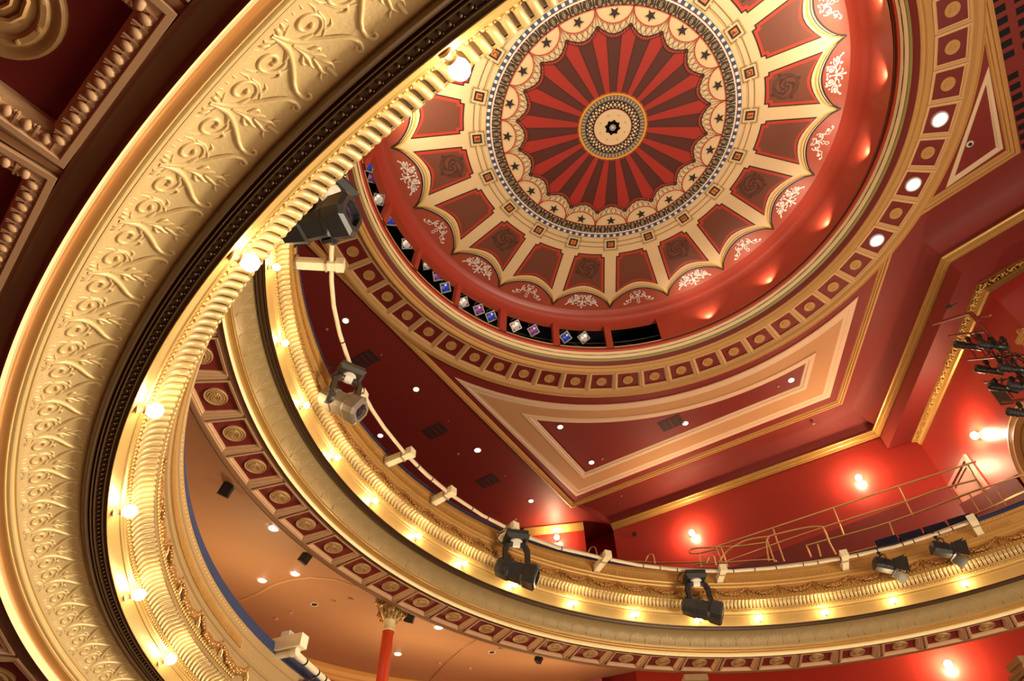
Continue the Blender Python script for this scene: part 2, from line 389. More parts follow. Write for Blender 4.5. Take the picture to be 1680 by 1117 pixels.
# coffered ring around the dome -----------------------------------------------------
ring_profile([(5.38,H+.02),(5.38,H-.03),(5.41,H-.05),(5.44,H-.05),(5.46,H-.09),(5.50,H-.11),(5.53,H-.10),(5.545,H-.06),(5.57,H-.055),(5.585,H-.03),(5.60,H-.03)], 'ring_moulding', GOLDC, CEIL)
ring_profile([(6.195,H-.03),(6.21,H-.045),(6.23,H-.06),(6.27,H-.09),(6.33,H-.095),(6.345,H-.065),(6.37,H-.06),(6.38,H-.075),(6.41,H-.06),(6.43,H+.0)], 'ring_moulding', GOLDC, CEIL)
def coffer_meshes(tag_, x0,x1, yw, px0,px1, pyw, zf, depth, mframe, mpan, rmid=None, med_r=.13, med_m=GOLDC, egg=0, seg=24, rel=.55):
    """frame ring (mitred, stepped), recessed panel, medallion; local X outward, Y along, hanging face at z=0, recess goes up"""
    def Y(x, y): return y*(x/rmid if rmid else 1)
    xc=(px0+px1)/2
    def quad(i,t):   # corner i, t from outer (0) to panel edge (1)
        X0=x0+(px0-x0)*t; X1=x1+(px1-x1)*t; y=yw/2+(pyw/2-yw/2)*t
        return [(X0,-Y(X0,y)),(X1,-Y(X1,y)),(X1,Y(X1,y)),(X0,Y(X0,y))][i]
    g=G(); st=[(0,0),(.0,-.018),(.22,-.018),(.30,-.008),(.55,-.012),(.68,.004),(.85,.010),(1,depth*.5),(1,depth)]
    vs=[(*quad(i,t),z) for t,z in st for i in range(4)]
    g.add(vs,[(j*4+i,j*4+(i+1)%4,(j+1)*4+(i+1)%4,(j+1)*4+i) for j in range(len(st)-1) for i in range(4)])
    fr=g.mesh(tag_+'_frame', mframe)
    g=G(); g.add([(*quad(i,1),depth) for i in range(4)],[(0,1,2,3)]); pn=g.mesh(tag_+'_panel', mpan)
    g=G(); R=med_r; d=depth; k_=rel
    g.lathe([(R,d),(R,d-.014),(R*.96,d-.022),(R*.88,d-.020),(R*.84,d-.014),(R*.80,d-.014+.0*k_),(R*.76,d-.014-.006*k_),(R*.68,d-.014-.007*k_),(R*.62,d-.014),(R*.50,d-.014-.004*k_),(R*.30,d-.014-.009*k_),(0.001,d-.014-.010*k_)], seg)
    for q in range(3):
        a=q*2.1; g.tube([(R*(.56-.40*t)*cos(a+t*4.4), R*(.56-.40*t)*sin(a+t*4.4), d-.016-.006*k_*(1+t)) for t in [i/9 for i in range(10)]], R*.05, 5, rs=[R*.05*(1-.5*i/9) for i in range(10)])
    for q in range(10):
        a=q*pi/5; g.ball((R*.72*cos(a),R*.72*sin(a),d-.014-.006*k_), R*.055, n=5,m=3,sc=(1,1,.6*k_))
    md=g.mesh(tag_+'_medallion', med_m, 40)
    return fr,pn,md
pitch=2*pi/56; cw=5.9*pitch
fr,pn,md = coffer_meshes('ring', 5.59-5.9,6.205-5.9, cw*.985, 5.66-5.9,6.135-5.9, cw*.78, 0, .024, GOLDL if 0 else mat('ceiling_pale_gold',(.74,.47,.20),.55,noise=.05), REDP)
# widen with radius: bake the wedge shape
for me in (fr,pn):
    for v in me.vertices: v.co.y *= (v.co.x+5.9)/5.9
PH0 = -3.38
lit = {27,25,23}
gd=G(); gd.lathe([(.001,.03),(.13,.03),(.135,.0),(.155,-.012),(.165,.0),(.165,.05)],24,mi=1); gd.f=gd.f; 
discm=G(); discm.lathe([(.001,.012),(.128,.012)],24); discme=discm.mesh('disc_glass', DISC)
rimm=G(); rimm.lathe([(.128,.02),(.128,-.008),(.15,-.014),(.16,.0),(.16,.05)],24); rimme=rimm.mesh('disc_rim', WHITEM, 40)
for i in range(56):
    a = PH0 - i*pitch
    X=Vector((cos(a),sin(a),0)); Y=Vector((-sin(a),cos(a),0))
    M=framem(DC+X*5.9+Vector((0,0,H-.03)), X, Y, Vector((0,0,1)))
    put('coffer_frame', fr, CEIL, M); put('coffer_panel', pn, CEIL, M)
    if i in lit: continue
    put('medallion', md, CEIL, M @ Matrix.Translation((-.004 if 0 else 0,0,0)))
LITN=0
for i in sorted(lit):
    a = PH0 - i*pitch; X=Vector((cos(a),sin(a),0)); Y=Vector((-sin(a),cos(a),0))
    M=framem(DC+X*5.9+Vector((0,0,H-.03)), X, Y, Vector((0,0,1)))
    t=empty('ceiling_lamp', M.translation); t.rotation_euler=M.to_euler()
    tag(t, {27:'glowing white round ceiling lamp in the coffer ring, uppermost of the three', 25:'glowing white round ceiling lamp in the coffer ring, middle of the three', 23:'glowing white round ceiling lamp in the coffer ring, lowest of the three'}[i], 'ceiling lamp', 'round lamps set in the coffer ring')
    put('lamp_glass', discme, t); put('lamp_rim', rimme, t)

# beige triangular panels ------------------------------------------------------------
def offset_poly(P, d):
    n=len(P); out=[]
    for i in range(n):
        a,b,c=Vector(P[i-1]),Vector(P[i]),Vector(P[(i+1)%n])
        e1=(b-a).normalized(); e2=(c-b).normalized(); n1=Vector((-e1.y,e1.x)); n2=Vector((-e2.y,e2.x))
        m=(n1+n2); m=m/max(.28,m.length_squared/2)/1.0
        out.append(b+m*d*.5*1.0 if 0 else b+ (n1+n2)/max(.15,(1+n1.dot(n2)))*d)
    return out
def area(P): return sum(P[i-1][0]*P[i][1]-P[i][0]*P[i-1][1] for i in range(len(P)))
def polyband(P, prof, name, m, parent, z=H):
    if area(P)<0: P=list(reversed(P))
    g=G(); n=len(P); vs=[]
    for d,dz in prof:
        for q in offset_poly(P,d): vs.append((q.x,q.y,Z0+z+dz))
    g.add(vs,[(j*n+i,j*n+(i+1)%n,(j+1)*n+(i+1)%n,(j+1)*n+i) for j in range(len(prof)-1) for i in range(n)])
    return g.obj(name,m,parent,25)
def arcpts(r,a0,a1,n): return [(DC.x+r*cos(rad(a0+(a1-a0)*i/n)), DC.y+r*sin(rad(a0+(a1-a0)*i/n))) for i in range(n+1)]
def polar_dc(px,py):
    v=on_z(px,py,H)-DC; return hypot(v.x,v.y), degrees(atan2(v.y,v.x))
def tri(pixels, arc_r, arc_px, n):
    """pixels: straight corners; arc between the first and last corner at radius arc_r"""
    a0=polar_dc(*arc_px[0]); a1=polar_dc(*arc_px[1])
    pts=[]
    for i in range(n+1):
        t=i/n; r=a0[0]+(a1[0]-a0[0])*t; r=r+ (arc_r-(a0[0]+a1[0])/2)*4*t*(1-t) if arc_r else r
        a=a0[1]+(a1[1]-a0[1])*t; pts.append((DC.x+r*cos(rad(a)),DC.y+r*sin(rad(a))))
    return pts+[pz(*p) for p in pixels]
mprof=[(0,0),(0,-.025),(.05,-.035),(.10,-.03),(.13,-.014),(.16,-.018),(.19,-.016),(.205,-.012)]
outer = tri([(1361,650.5),(945,813)], None, ((750,614),(1409,486)), 20)
# sample the outer arc from the photograph's curve
arc_o=[(750,614),(778,634),(830,650),(890,661),(960,665),(1030,660),(1100,647),(1170,627),(1240,600),(1300,567),(1360,526),(1409,486)]
arc_i=[(856,676.5),(900,683),(950,687),(1000,686),(1054,678.5),(1100,672),(1150,659.5),(1213,637),(1240,627.5),(1276,609),(1339.6,577.7)]
def smooth_arc(px):   # fit r as quadratic of angle so the edge is fair
    P=[polar_dc(*p) for p in px]; a=[q[1] for q in P]; am=sum(a)/len(a); xs=[x-am for x in a]
    S=[sum(x**k for x in xs) for k in range(5)]; T=[sum(q[0]*x**k for q,x in zip(P,xs)) for k in range(3)]
    M3=Matrix(((S[0],S[1],S[2]),(S[1],S[2],S[3]),(S[2],S[3],S[4]))); c=M3.inverted()@Vector(T)
    n=26; return [(DC.x+(c[0]+c[1]*x+c[2]*x*x)*cos(rad(am+x)), DC.y+(c[0]+c[1]*x+c[2]*x*x)*sin(rad(am+x))) for x in [xs[0]+(xs[-1]-xs[0])*i/n for i in range(n+1)]]
outP = smooth_arc(arc_o)+[pz(1361,650.5),pz(945,813)]
inP  = smooth_arc(arc_i)+[pz(1322,636.6),pz(956,783.5)]
g=G(); 
def band_between(Po, Pi, z, name, m, parent):
    g=G(); n=len(Po); g.add([(p[0],p[1],Z0+z) for p in Po]+[(p[0],p[1],Z0+z) for p in Pi],[(i,(i+1)%n,n+(i+1)%n,n+i) for i in range(n)])
    return g.obj(name,m,parent)
if area(outP)<0: outP=outP[::-1]; inP=inP[::-1]
oo=[tuple(v) for v in offset_poly(outP,.15)]
band_between(outP, inP, H-.012, 'tan_panel', TAN, CEIL)
polyband(outP, mprof, 'panel_moulding', CREAMR, CEIL)
polyband(inP, [(-.0,-.012),(0,-.035),(.05,-.04),(.10,-.03),(.12,-.014),(.16,-.012),(.18,.0)], 'panel_moulding', CREAMR, CEIL)
# matching panel mirrored over the axis (outside the frame)
om=[tuple(Vector(mir((p[0]/H,p[1]/H)))*H) for p in outP]; im=[tuple(Vector(mir((p[0]/H,p[1]/H)))*H) for p in inP]
band_between(om, im, H-.012, 'tan_panel', TAN, CEIL)
polyband(om, mprof, 'panel_moulding', CREAMR, CEIL)
# narrow triangle towards the stage
nt = [pz(1621,108), pz(1645,243), pz(1551,308)]
nprof=[(0,0),(0,-.02),(.03,-.03),(.07,-.03),(.09,-.012),(.11,.0)]
polyband(nt, nprof, 'panel_moulding', CREAM, CEIL)

# ================================================================== DRUM AND DOME
DRUM = empty('dome', DC+Vector((0,0,H)))
tag(DRUM, 'shallow painted dome with striped sunburst centre on a red drum', 'dome', kind='structure')
def dobj(o):
    o.parent=DRUM; o.matrix_parent_inverse = Matrix.Translation(-DRUM.location); return o
def ringd(prof, name, m, **k): return dobj(ring_profile(prof, name, m, None, **k))
ringd([(5.135,H+.43),(5.137,H+.418),(5.142,H+.405)], 'gold_fillet', GOLDC)
ringd([(5.142,H+.405),(5.150,H+.385),(5.148,H+.375),(5.158,H+.35),(5.162,H+.345)], 'dark_red_moulding', DARKR)
ringd([(5.162,H+.345),(5.166,H+.325),(5.178,H+.300)], 'red_fillet', REDB)
ringd([(5.178,H+.300),(5.181,H+.290)], 'black_line', D_LINE)
ringd([(5.181,H+.290),(5.184,H+.268),(5.196,H+.235),(5.212,H+.20),(5.232,H+.155),(5.252,H+.125)], 'cream_moulding', mat('ledge_cream',(.86,.66,.36),.45))
ringd([(5.252,H+.125),(5.258,H+.115)], 'black_line', D_LINE)
ringd([(5.258,H+.115),(5.262,H+.10),(5.27,H+.09),(5.285,H+.06)], 'green_moulding', GREEN)
ringd([(5.285,H+.06),(5.31,H+.03),(5.39,H-.005)], 'ledge_band', DARKR)
ringd([(5.135,H+.43),(5.16,H+.44),(5.36,H+.44),(5.36,H+.40)], 'ledge_top', DARKR)
# drum wall with loft openings
WIN=[(72.6,85.9),(87.7,100.9),(102.7,116.7),(118.7,131.9),(133.2,146.9),(148.2,161.3),(162.8,175.8),(177.4,190.4)]
RW=5.10; ZT=H+1.13; ZBm=H+.38
RWT=5.03
def wr(z): return RW+(RWT-RW)*(z-ZBm)/(ZT-ZBm)
segs=[]; 
cuts=sorted(set([round(c,2) for w_ in WIN for c in w_]+[i*3.0 for i in range(121)]))
cuts=[c for c in cuts if 0<=c<=360]
g=G()
for c0,c1 in zip(cuts[:-1],cuts[1:]):
    mid=(c0+c1)/2; isw=any(a<mid<b for a,b in WIN)
    if isw: continue
    a,b=rad(c0),rad(c1)
    g.add([DC+Vector((cos(t)*wr(z),sin(t)*wr(z),z)) for t in(a,b) for z in(ZBm,ZT)],[(0,2,3,1)])
dobj(g.obj('drum_wall', REDD, None, 30))
cove=[(RWT,ZT),(5.028,ZT+.05),(5.015,ZT+.12),(4.99,ZT+.20),(4.95,ZT+.27),(4.89,ZT+.33),(4.802,13.508)]
ringd(cove, 'drum_cove', REDD, n=180)
void=[]
for wi,(w0,w1) in enumerate(WIN):
    a,b=rad(w0),rad(w1); g=G()
    for t in (a,b):
        g.add([DC+Vector((cos(t)*r,sin(t)*r,z)) for r,z in((wr(ZBm),ZBm),(wr(ZT),ZT),(wr(ZT)+.16,ZT),(wr(ZBm)+.16,ZBm))],[(0,1,2,3)])
    N=6
    for i in range(N):
        t0=a+(b-a)*i/N; t1=a+(b-a)*(i+1)/N
        g.add([DC+Vector((cos(t)*r,sin(t)*r,ZT)) for t in(t0,t1) for r in(RWT,RWT+.16)],[(0,1,3,2)])
    dobj(g.obj('opening_frame', REDB if 0 else mat('reveal_red',(.55,.085,.04),.5), None))
ringd([(5.20,H+.20),(6.6,H+.20),(6.6,H+2.1),(4.6,H+2.1)], 'loft_enclosure', VOID, n=60)
g=G()
for k in range(16):
    a=rad(75+k*7.5); g.tube([DC+Vector((cos(a)*5.5,sin(a)*5.5,H+.5+.1*(k%3))),DC+Vector((cos(a+.15)*5.6,sin(a+.15)*5.6,H+1.15-.1*(k%2)))],.02,6)
g.tube([DC+Vector((cos(rad(t))*5.5,sin(rad(t))*5.5,H+1.0)) for t in range(68,192,4)],.025,6)
dobj(g.obj('loft_pipes', mat('loft_metal',(.05,.05,.05),.4,.5), None, 60))

# painted disc ----------------------------------------------------------------------
def zd(r):
    r/=H
    return H*1.1320 if r<.2 else H*(1.1320-.0057*((r-.2)/.195)**2)
def D(r, ph, lay=0):            # r in plan units (of H), ph degrees
    a=rad(ph); return DC+Vector((cos(a)*r*H, sin(a)*r*H, zd(r*H)-.004*lay))
def dpoly(g, pts, lay, mi=0): g.add([D(r,p,lay) for r,p in pts],[tuple(range(len(pts)))],mi)
def dring(r0,r1,lay,name,m,a0=0,a1=360,n=180,k=1):
    g=G(); vs=[]
    for i in range(n+1):
        a=a0+(a1-a0)*i/n
        for j in range(k+1): vs.append(D(r0+(r1-r0)*j/k,a,lay))
    g.add(vs,[(i*(k+1)+j,(i+1)*(k+1)+j,(i+1)*(k+1)+j+1,i*(k+1)+j+1) for i in range(n) for j in range(k)])
    return dobj(g.obj(name,m,None,60))
def dline(g, pts, w, lay, mi=0, closed=False):   # ribbon of width w (plan units) through polar points
    P=[Vector((r*cos(rad(p)),r*sin(rad(p)))) for r,p in pts]; n=len(P); L=[];R_=[]
    for i in range(n):
        a=P[i-1] if (i>0 or closed) else P[i]; b=P[(i+1)%n] if (i<n-1 or closed) else P[i]
        t=(b-a); t=t.normalized() if t.length>1e-9 else Vector((1,0)); nn=Vector((-t.y,t.x))
        L.append(P[i]+nn*w/2); R_.append(P[i]-nn*w/2)
    def q(v): return D(v.length, degrees(atan2(v.y,v.x)), lay)
    m_=n if closed else n-1
    g.add([q(v) for v in L]+[q(v) for v in R_],[(i,(i+1)%n,n+(i+1)%n,n+i) for i in range(m_)],mi)
def loc2(rc, ph, x, y):         # local tangential x, outward y about (rc, ph) -> polar
    a=rad(ph); X=rc*cos(a)-x*sin(a)+y*cos(a); Y=rc*sin(a)+x*cos(a)+y*sin(a)
    return hypot(X,Y), degrees(atan2(Y,X))
P0=13.35                        # a rib direction; ribs every 18 degrees
dring(.0001,.4005,0,'dome_ground',D_SPAN,k=14)
dring(.17,.2622,1,'cream_ring',D_CREAM,k=6)
# outer cream scallops and ribs: one wedge per bay
def scal(u, depth=.0395, top=.3948):   # u in [-1,1] across a bay, scallop edge radius
    v=min(1,abs(u)); return top-depth*(1-.5*v**1.9-.5*(1-sqrt(1-v*v)))
for k in range(20):
    c=P0+9+18*k; pts=[(.258,c-9),(.258,c),(.258,c+9)]
    N=16
    edge=[(scal(-1+2*i/N), c-9+18*i/N) for i in range(N+1)]
    g=G()
    rows=8
    vs=[]
    for i in range(N+1):
        for j in range(rows+1): vs.append(D(.258+(edge[i][0]-.258)*j/rows, edge[i][1],1))
    g.add(vs,[(i*(rows+1)+j,(i+1)*(rows+1)+j,(i+1)*(rows+1)+j+1,i*(rows+1)+j+1) for i in range(N) for j in range(rows)])
    dobj(g.obj('scallop_ground', D_CREAM, None))
    g=G(); dline(g,edge,.0026,3); dline(g,[(r-.0045,p) for r,p in edge],.0011,3); dobj(g.obj('scallop_outline', D_LINE, None))
    g=G(); dline(g,[(r-.0095+.002*abs(-1+2*i/N)**8,p) for i,(r,p) in enumerate(edge)],.0022,3); dobj(g.obj('yellow_line', D_YEL, None))
    # sunk brown panel with red border
    def pan(ins):
        hw=.0195-ins      # rib half width + inset, plan units, measured from the rib centre line
        out=[]
        def side(r,sg,extra=0): 
            return (r, c+sg*(9-degrees((.0115+ins+extra)/r)))
        r0=.2625+ins
        out += [side(r0+.007,-1), side(r0+.007,-1,.0055), side(r0,-1,.0055)]
        out += [(r0, c-9+degrees(.017/r0)+ (18-2*degrees(.017/r0))*i/5) for i in range(1,5)]
        out += [side(r0,1,.0055), side(r0+.007,1,.0055), side(r0+.007,1)]
        out += [side(r,1) for r in (.29,.315,.34)]
        top=[]
        for i in range(9):
            u=1-2*i/8; s=side(.3575-ins*1.2,1)[1]-c
            top.append((.3385-ins+(.0200-ins*.4)*abs(u)**1.8, c+u*s))
        out += top
        out += [side(r,-1) for r in (.34,.315,.29)]
        return out
    for ins,lay,nm,mm_ in ((0,2,'panel_outline',D_LINE),(.0022,3,'panel_border',D_ORG),(.0075,4,'brown_panel',D_PAN)):
        P=pan(ins); cc=(.305,c); g=G()
        g.add([D(*cc,lay)]+[D(r,p,lay) for r,p in P],[(0,1+i,1+(i+1)%len(P)) for i in range(len(P))])
        dobj(g.obj(nm, mm_, None))
    # painted roundels on alternate panels, white arabesques in the spandrels
    if k%2==0:
        pass
def circ(rc,ph,R,n=20,a0=0,a1=360): return [loc2(rc,ph,R*cos(rad(a0+(a1-a0)*i/n)),R*sin(rad(a0+(a1-a0)*i/n))) for i in range(n+(0 if a1-a0==360 else 1))]
def roundel(c):
    _l=globals()['loc2']
    def loc2(rc,c,x,y): return _l(rc,c,x*1.16,y*1.16)
    def circ(rc,ph,R,n=20,a0=0,a1=360): return [_l(rc,ph,R*1.16*cos(rad(a0+(a1-a0)*i/n)),R*1.16*sin(rad(a0+(a1-a0)*i/n))) for i in range(n+(0 if a1-a0==360 else 1))]
    g=G(); rc=.2965
    dline(g,circ(rc,c,.0185),.0013,5,closed=True); dline(g,circ(rc,c,.0160),.0009,5,closed=True)
    for a in (25,115,205,295):
        g_=(.0205*cos(rad(a)),.0205*sin(rad(a))); r,p=loc2(rc,c,*g_); dline(g,circ(r,p,.0017,8),.002,5,closed=True)
    for q in range(3):
        a=q*120+20
        pts=[loc2(rc,c,t*.0155*cos(rad(a+ (1-t)*230)),t*.0155*sin(rad(a+(1-t)*230))) for t in [i/14 for i in range(15)]]
        dline(g,pts,.0019,5)
        r,p=loc2(rc,c,.0088*cos(rad(a+70)),.0088*sin(rad(a+70))); dline(g,circ(r,p,.0042,12,0,300),.0012,5)
        r,p=loc2(rc,c,.0118*cos(rad(a-50)),.0118*sin(rad(a-50))); dline(g,circ(r,p,.0024,10,0,300),.0010,5)
    dobj(g.obj('painted_roundel', mat('roundel_ink',(.075,.035,.022),.6), None))
def spiral(cx,cy,r0,r1,a0,a1,n=18): return [(cx+(r0+(r1-r0)*i/n)*cos(rad(a0+(a1-a0)*i/n)), cy+(r0+(r1-r0)*i/n)*sin(rad(a0+(a1-a0)*i/n))) for i in range(n+1)]
def ornament(c, floral):
    g=G(); rc=.374
    def L(pts,w): dline(g,[loc2(rc,c,x*1.1,y*1.05) for x,y in pts],w*1.35,2)
    def dot(x,y,r): r*=1.25; P=[loc2(rc,c,x*1.1+r*cos(i*pi/3.5),y*1.05+r*sin(i*pi/3.5)) for i in range(7)]; g.add([D(*q,2) for q in P],[tuple(range(7))])
    for s in (-1,1):
        if floral:
            L([(s*x,y) for x,y in spiral(.0095,-.004,.0062,.0012,-100,420)],.0017)
            L([(s*x,y) for x,y in spiral(.0215,.004,.0045,.0008,200,-260)],.0014)
            L([(0,.006),(s*.006,.004),(s*.013,.003),(s*.018,.007),(s*.026,.008),(s*.031,.0125)],.0015)
            L([(s*.004,.002),(s*.009,.009),(s*.014,.0095)],.0014)
            L([(s*.013,.003),(s*.019,-.001),(s*.0245,-.001)],.0013)
            L([(s*.001,.008),(s*.004,.014),(s*.0075,.0135)],.0014)
            for x,y,r in ((.031,.0125,.0016),(.0265,.0045,.0019),(.0175,.011,.0021),(.0145,-.0095,.0020),(.0095,-.0035,.0017),(.0215,.0035,.0016),(.0075,.0135,.0013),(.0038,-.009,.0018),(.025,-.0005,.0015),(.0125,.0015,.0015),(.0285,.0095,.0013),(.005,.0045,.0017),(.0205,-.005,.0014)): dot(s*x,y,r)
        else:
            L([(s*x,y) for x,y in spiral(.0075,-.0015,.0068,.0052,-60,260)],.0013)
            L([(s*x,y) for x,y in spiral(.0085,-.001,.0030,.0010,120,-120,8)],.0013)
            L([(s*.0135,.000),(s*.0145,.006),(s*.0195,.0065),(s*.0235,.0105)],.0012)
            L([(s*.013,.004),(s*.0155,.0125),(s*.021,.0135),(s*.0265,.0165)],.0010)
            L([(s*x,y) for x,y in spiral(.0205,.0085,.0032,.0012,-60,200,8)],.0012)
            L([(s*.001,-.008),(s*.003,-.0105),(s*.0062,-.0115),(s*.0045,-.0075)],.0012)
            L([(0,.004),(s*.0028,.008),(s*.001,.0115),(s*.0028,.0155),(0,.0185)],.0011)
            dot(s*.0275,.0135,.0018); dot(s*.0105,-.001,.0016); dot(s*.0215,.009,.0014)
    if floral:
        for x,y,r in ((0,.0085,.0023),(0,.0035,.0016),(0,.0185,.0016),(0,.0145,.0014),(0,-.005,.0018),(0,-.0095,.0012)): dot(x,y,r)
        L([(0,-.006),(0,.018)],.0013)
    else: dot(0,-.003,.0018); dot(0,.0015,.0013)
    dobj(g.obj('white_arabesque', D_WHT, None))
for k in range(20):
    c=P0+9+18*k
    fl = (k%2==0)           # bay whose centre is 94.35+36j carries the floral one
    ornament(c, fl)
    if fl: roundel(c)
# centre sunburst
for k in range(20):
    for h,mm_,nm in ((0,D_RED,'red_stripe'),(1,D_DARK,'brown_stripe')):
        a0=P0+9+18*k-4.5+9*h-9*0; a1=a0+9
        g=G(); N=6; rows=5; vs=[]
        for i in range(N+1):
            a=a0+(a1-a0)*i/N; u=((a-(P0+9))%18)/18*2; u=u-1      # -1..1 between fan cusps
            re=.1555+.0160*abs(u)**2.0-.0035
            for j in range(rows+1): vs.append(D(.055+(re-.055)*j/rows,a,3))
        g.add(vs,[(i*(rows+1)+j,(i+1)*(rows+1)+j,(i+1)*(rows+1)+j+1,i*(rows+1)+j+1) for i in range(N) for j in range(rows)])
        dobj(g.obj(nm,mm_,None))
    c=P0+18*k
    g=G(); N=14; edge=[(.1555+.0160*abs(-1+2*i/N)**2, c-9+18*i/N) for i in range(N+1)]
    # cream ground between fan edge and ring
    vs=[]; 
    for r,p in edge: vs += [D(r-.0005,p,2),D(.18,p,2),D(.1985,p,2)]
    g.add(vs,[(i*3+j,(i+1)*3+j,(i+1)*3+j+1,i*3+j+1) for i in range(N) for j in range(2)])
    dobj(g.obj('cream_bay',D_CREAM,None))
    g=G(); dline(g,edge,.0019,5); dline(g,[(r-.0062,p) for r,p in edge],.0009,5)
    for i in range(12):
        u=-1+2*(i+.5)/12; dline(g,[(.1555+.016*u*u-.006,c+u*9),(.1555+.016*u*u,c+u*9)],.0009,5)
    # diagonal lattice
    for i in range(6):
        u=-.88+1.76*i/5
        for s in (-1,1):
            u2=max(-1,min(1,u+s*.28)); r0=.1555+.016*u*u; r1=.1715+.026*(1-sqrt(max(0,1-u2*u2)))-.0005
            dline(g,[(r0,c+u*9),((r0+r1)/2,c+(u*.45+u2*.55)*9),(r1,c+u2*9)],.0007,4)
    dobj(g.obj('fan_edging',D_LINE,None))
    g=G(); dline(g,[(r-.0033,p) for r,p in edge],.0042,4); dobj(g.obj('fan_red_edge',D_ORG,None))
    g=G(); dline(g,[(.1715+.0260*(1-sqrt(max(0,1-(-1+2*i/24)**2))), c-9+18*i/24) for i in range(25)],.0019,5); dobj(g.obj('star_arch',D_ORG,None))
    g=G(); P=[]
    for i in range(10):
        R=.0098 if i%2==0 else .0040; t=rad(90+i*36); P.append(loc2(.1868,c,R*cos(t),-R*sin(t)))
    g.add([D(.1868,c,5)]+[D(*q,5) for q in P],[(0,1+i,1+(i+1)%10) for i in range(10)]); dobj(g.obj('star',D_LINE,None))
g=G()
for k in range(40):
    a=P0+9-4.5+9*k; dline(g,[(.06,a),(.155+(.016 if 0 else 0),a)],.0009,4)
dobj(g.obj('stripe_lines',D_LINE,None))
# acanthus ring, white ring, blue checker, key border
dring(.1965,.1980,4,'thin_red_ring',D_ORG); dring(.1980,.1990,4,'thin_black_ring',D_LINE)
g=G()
for k in range(66):
    c=P0+360/66*k; rc=.2058
    for R,w_ in ((.0064,.0018),(.0040,.0013)):
        dline(g,[loc2(rc-.0005,c,R*.78*cos(rad(t)),R*1.15*sin(rad(t))) for t in range(-150,331,40)],w_,4)
    dline(g,[loc2(rc,c,0,-.003),loc2(rc,c,0,.002)],.0012,4)
    for s in(-1,1): 
        dline(g,[loc2(rc,c,s*.003,.0070),loc2(rc,c,s*.0060,.0052),loc2(rc,c,s*.0068,-.004)],.0019,4)
    c2_=c+360/132; dline(g,[loc2(rc,c2_,0,-.0062),loc2(rc,c2_,0,.0068)],.0026,4); dline(g,[loc2(rc,c2_,-.0022,.0066),loc2(rc,c2_,.0022,.0066)],.0014,4); dline(g,[loc2(rc,c2_,-.0022,-.006),loc2(rc,c2_,.0022,-.006)],.0014,4)
tag(dobj(g.obj('palmette_border',D_LINE,None)),kind='stuff')
dring(.2135,.2163,3,'white_ring',D_WHT); dring(.2163,.2169,4,'thin_red_ring',D_ORG)
dring(.2169,.2237,3,'checker_ground',D_LINE)
gb=G(); gw=G()
for k in range(110):
    a=360/110*k
    dpoly(gb,[(.2176,a-.78),(.2230,a-.78),(.2230,a+.78),(.2176,a+.78)],4)
    dpoly(gw,[(.2176,a+.92),(.2230,a+.92),(.2230,a+2.38),(.2176,a+2.38)],4)
tag(dobj(gb.obj('blue_checks',D_BLUE,None)),kind='stuff'); tag(dobj(gw.obj('white_checks',D_WHT,None)),kind='stuff')
gk=G(); gy=G()
for k in range(20):
    c=P0+18*k
    for r,s in ((.2355,1),(.2455,-1)):
        # dotted line between the letter squares
        a=c+3.4; 
        while a<c+14.6:
            dline(gk,[(r,a),(r,a+.22)],.0016,3); a+=.42
        dline(gy,[(r-s*.0018,c+3.2),(r-s*.0018,c+14.8)],.0008,2)
    sq_=.0128
    for (x0,y0),(x1,y1) in (((-sq_,-sq_),(sq_,-sq_)),((sq_,-sq_),(sq_,sq_)),((sq_,sq_),(-sq_,sq_)),((-sq_,sq_),(-sq_,-sq_))):
        for i in range(9):
            if abs(y0-y1)>1e-6 and 3<i<5: continue
            t=(i+.1)/9; t1=(i+.7)/9
            dline(gk,[loc2(.2405,c,x0+(x1-x0)*t,y0+(y1-y0)*t),loc2(.2405,c,x0+(x1-x0)*t1,y0+(y1-y0)*t1)],.0016,3)
        m_=1.17; dline(gy,[loc2(.2405,c,x0*m_,y0*m_),loc2(.2405,c,x1*m_,y1*m_)],.0008,2)
tag(dobj(gk.obj('dotted_border',D_LINE,None)),kind='stuff'); dobj(gy.obj('yellow_border_line',D_YEL,None))
LET={13.6:'R',31.3:'J',49.3:'M',67.2:'W',85.3:'C',103.8:'I',122.2:'L',140.5:'F',157.4:'D',175.4:'B',193.6:'R',211.2:'C',320.1:'P',337.4:'D',355.3:'S'}
for k in range(20):
    c=(P0+18*k)%360
    def sqr(h,lay,nm,mm_):
        g=G(); g.add([D(*loc2(.2405,c,x,y),lay) for x,y in((-h,-h),(h,-h),(h,h),(-h,h))],[(0,1,2,3)]); return dobj(g.obj(nm,mm_,None))
    sqr(.0082,3,'letter_square',D_LINE); sqr(.0052,4,'letter_tile',D_ORAN)
    ch=None
    for a,l in LET.items():
        if abs((a-c+180)%360-180)<4: ch=l
    if ch:
        cu=bpy.data.curves.new('letter','FONT'); cu.body=ch; cu.align_x='CENTER'; cu.align_y='CENTER'; cu.size=.13
        to=bpy.data.objects.new('tmp',cu); COL.objects.link(to); bpy.context.view_layer.update()
        me=bpy.data.meshes.new_from_object(to.evaluated_get(bpy.context.evaluated_depsgraph_get())); bpy.data.objects.remove(to)
        me.materials.clear(); me.materials.append(D_LINE)
        a=rad(c); up=Vector((-cos(a),-sin(a),0)); zz=Vector((0,0,-1)); xx=up.cross(zz)
        o=bpy.data.objects.new('letter',me); COL.objects.link(o); o.matrix_world=framem(D(.2405,c,5.5),xx,up,zz)
        o.parent=DRUM; o.matrix_parent_inverse=Matrix.Translation(-DRUM.location)
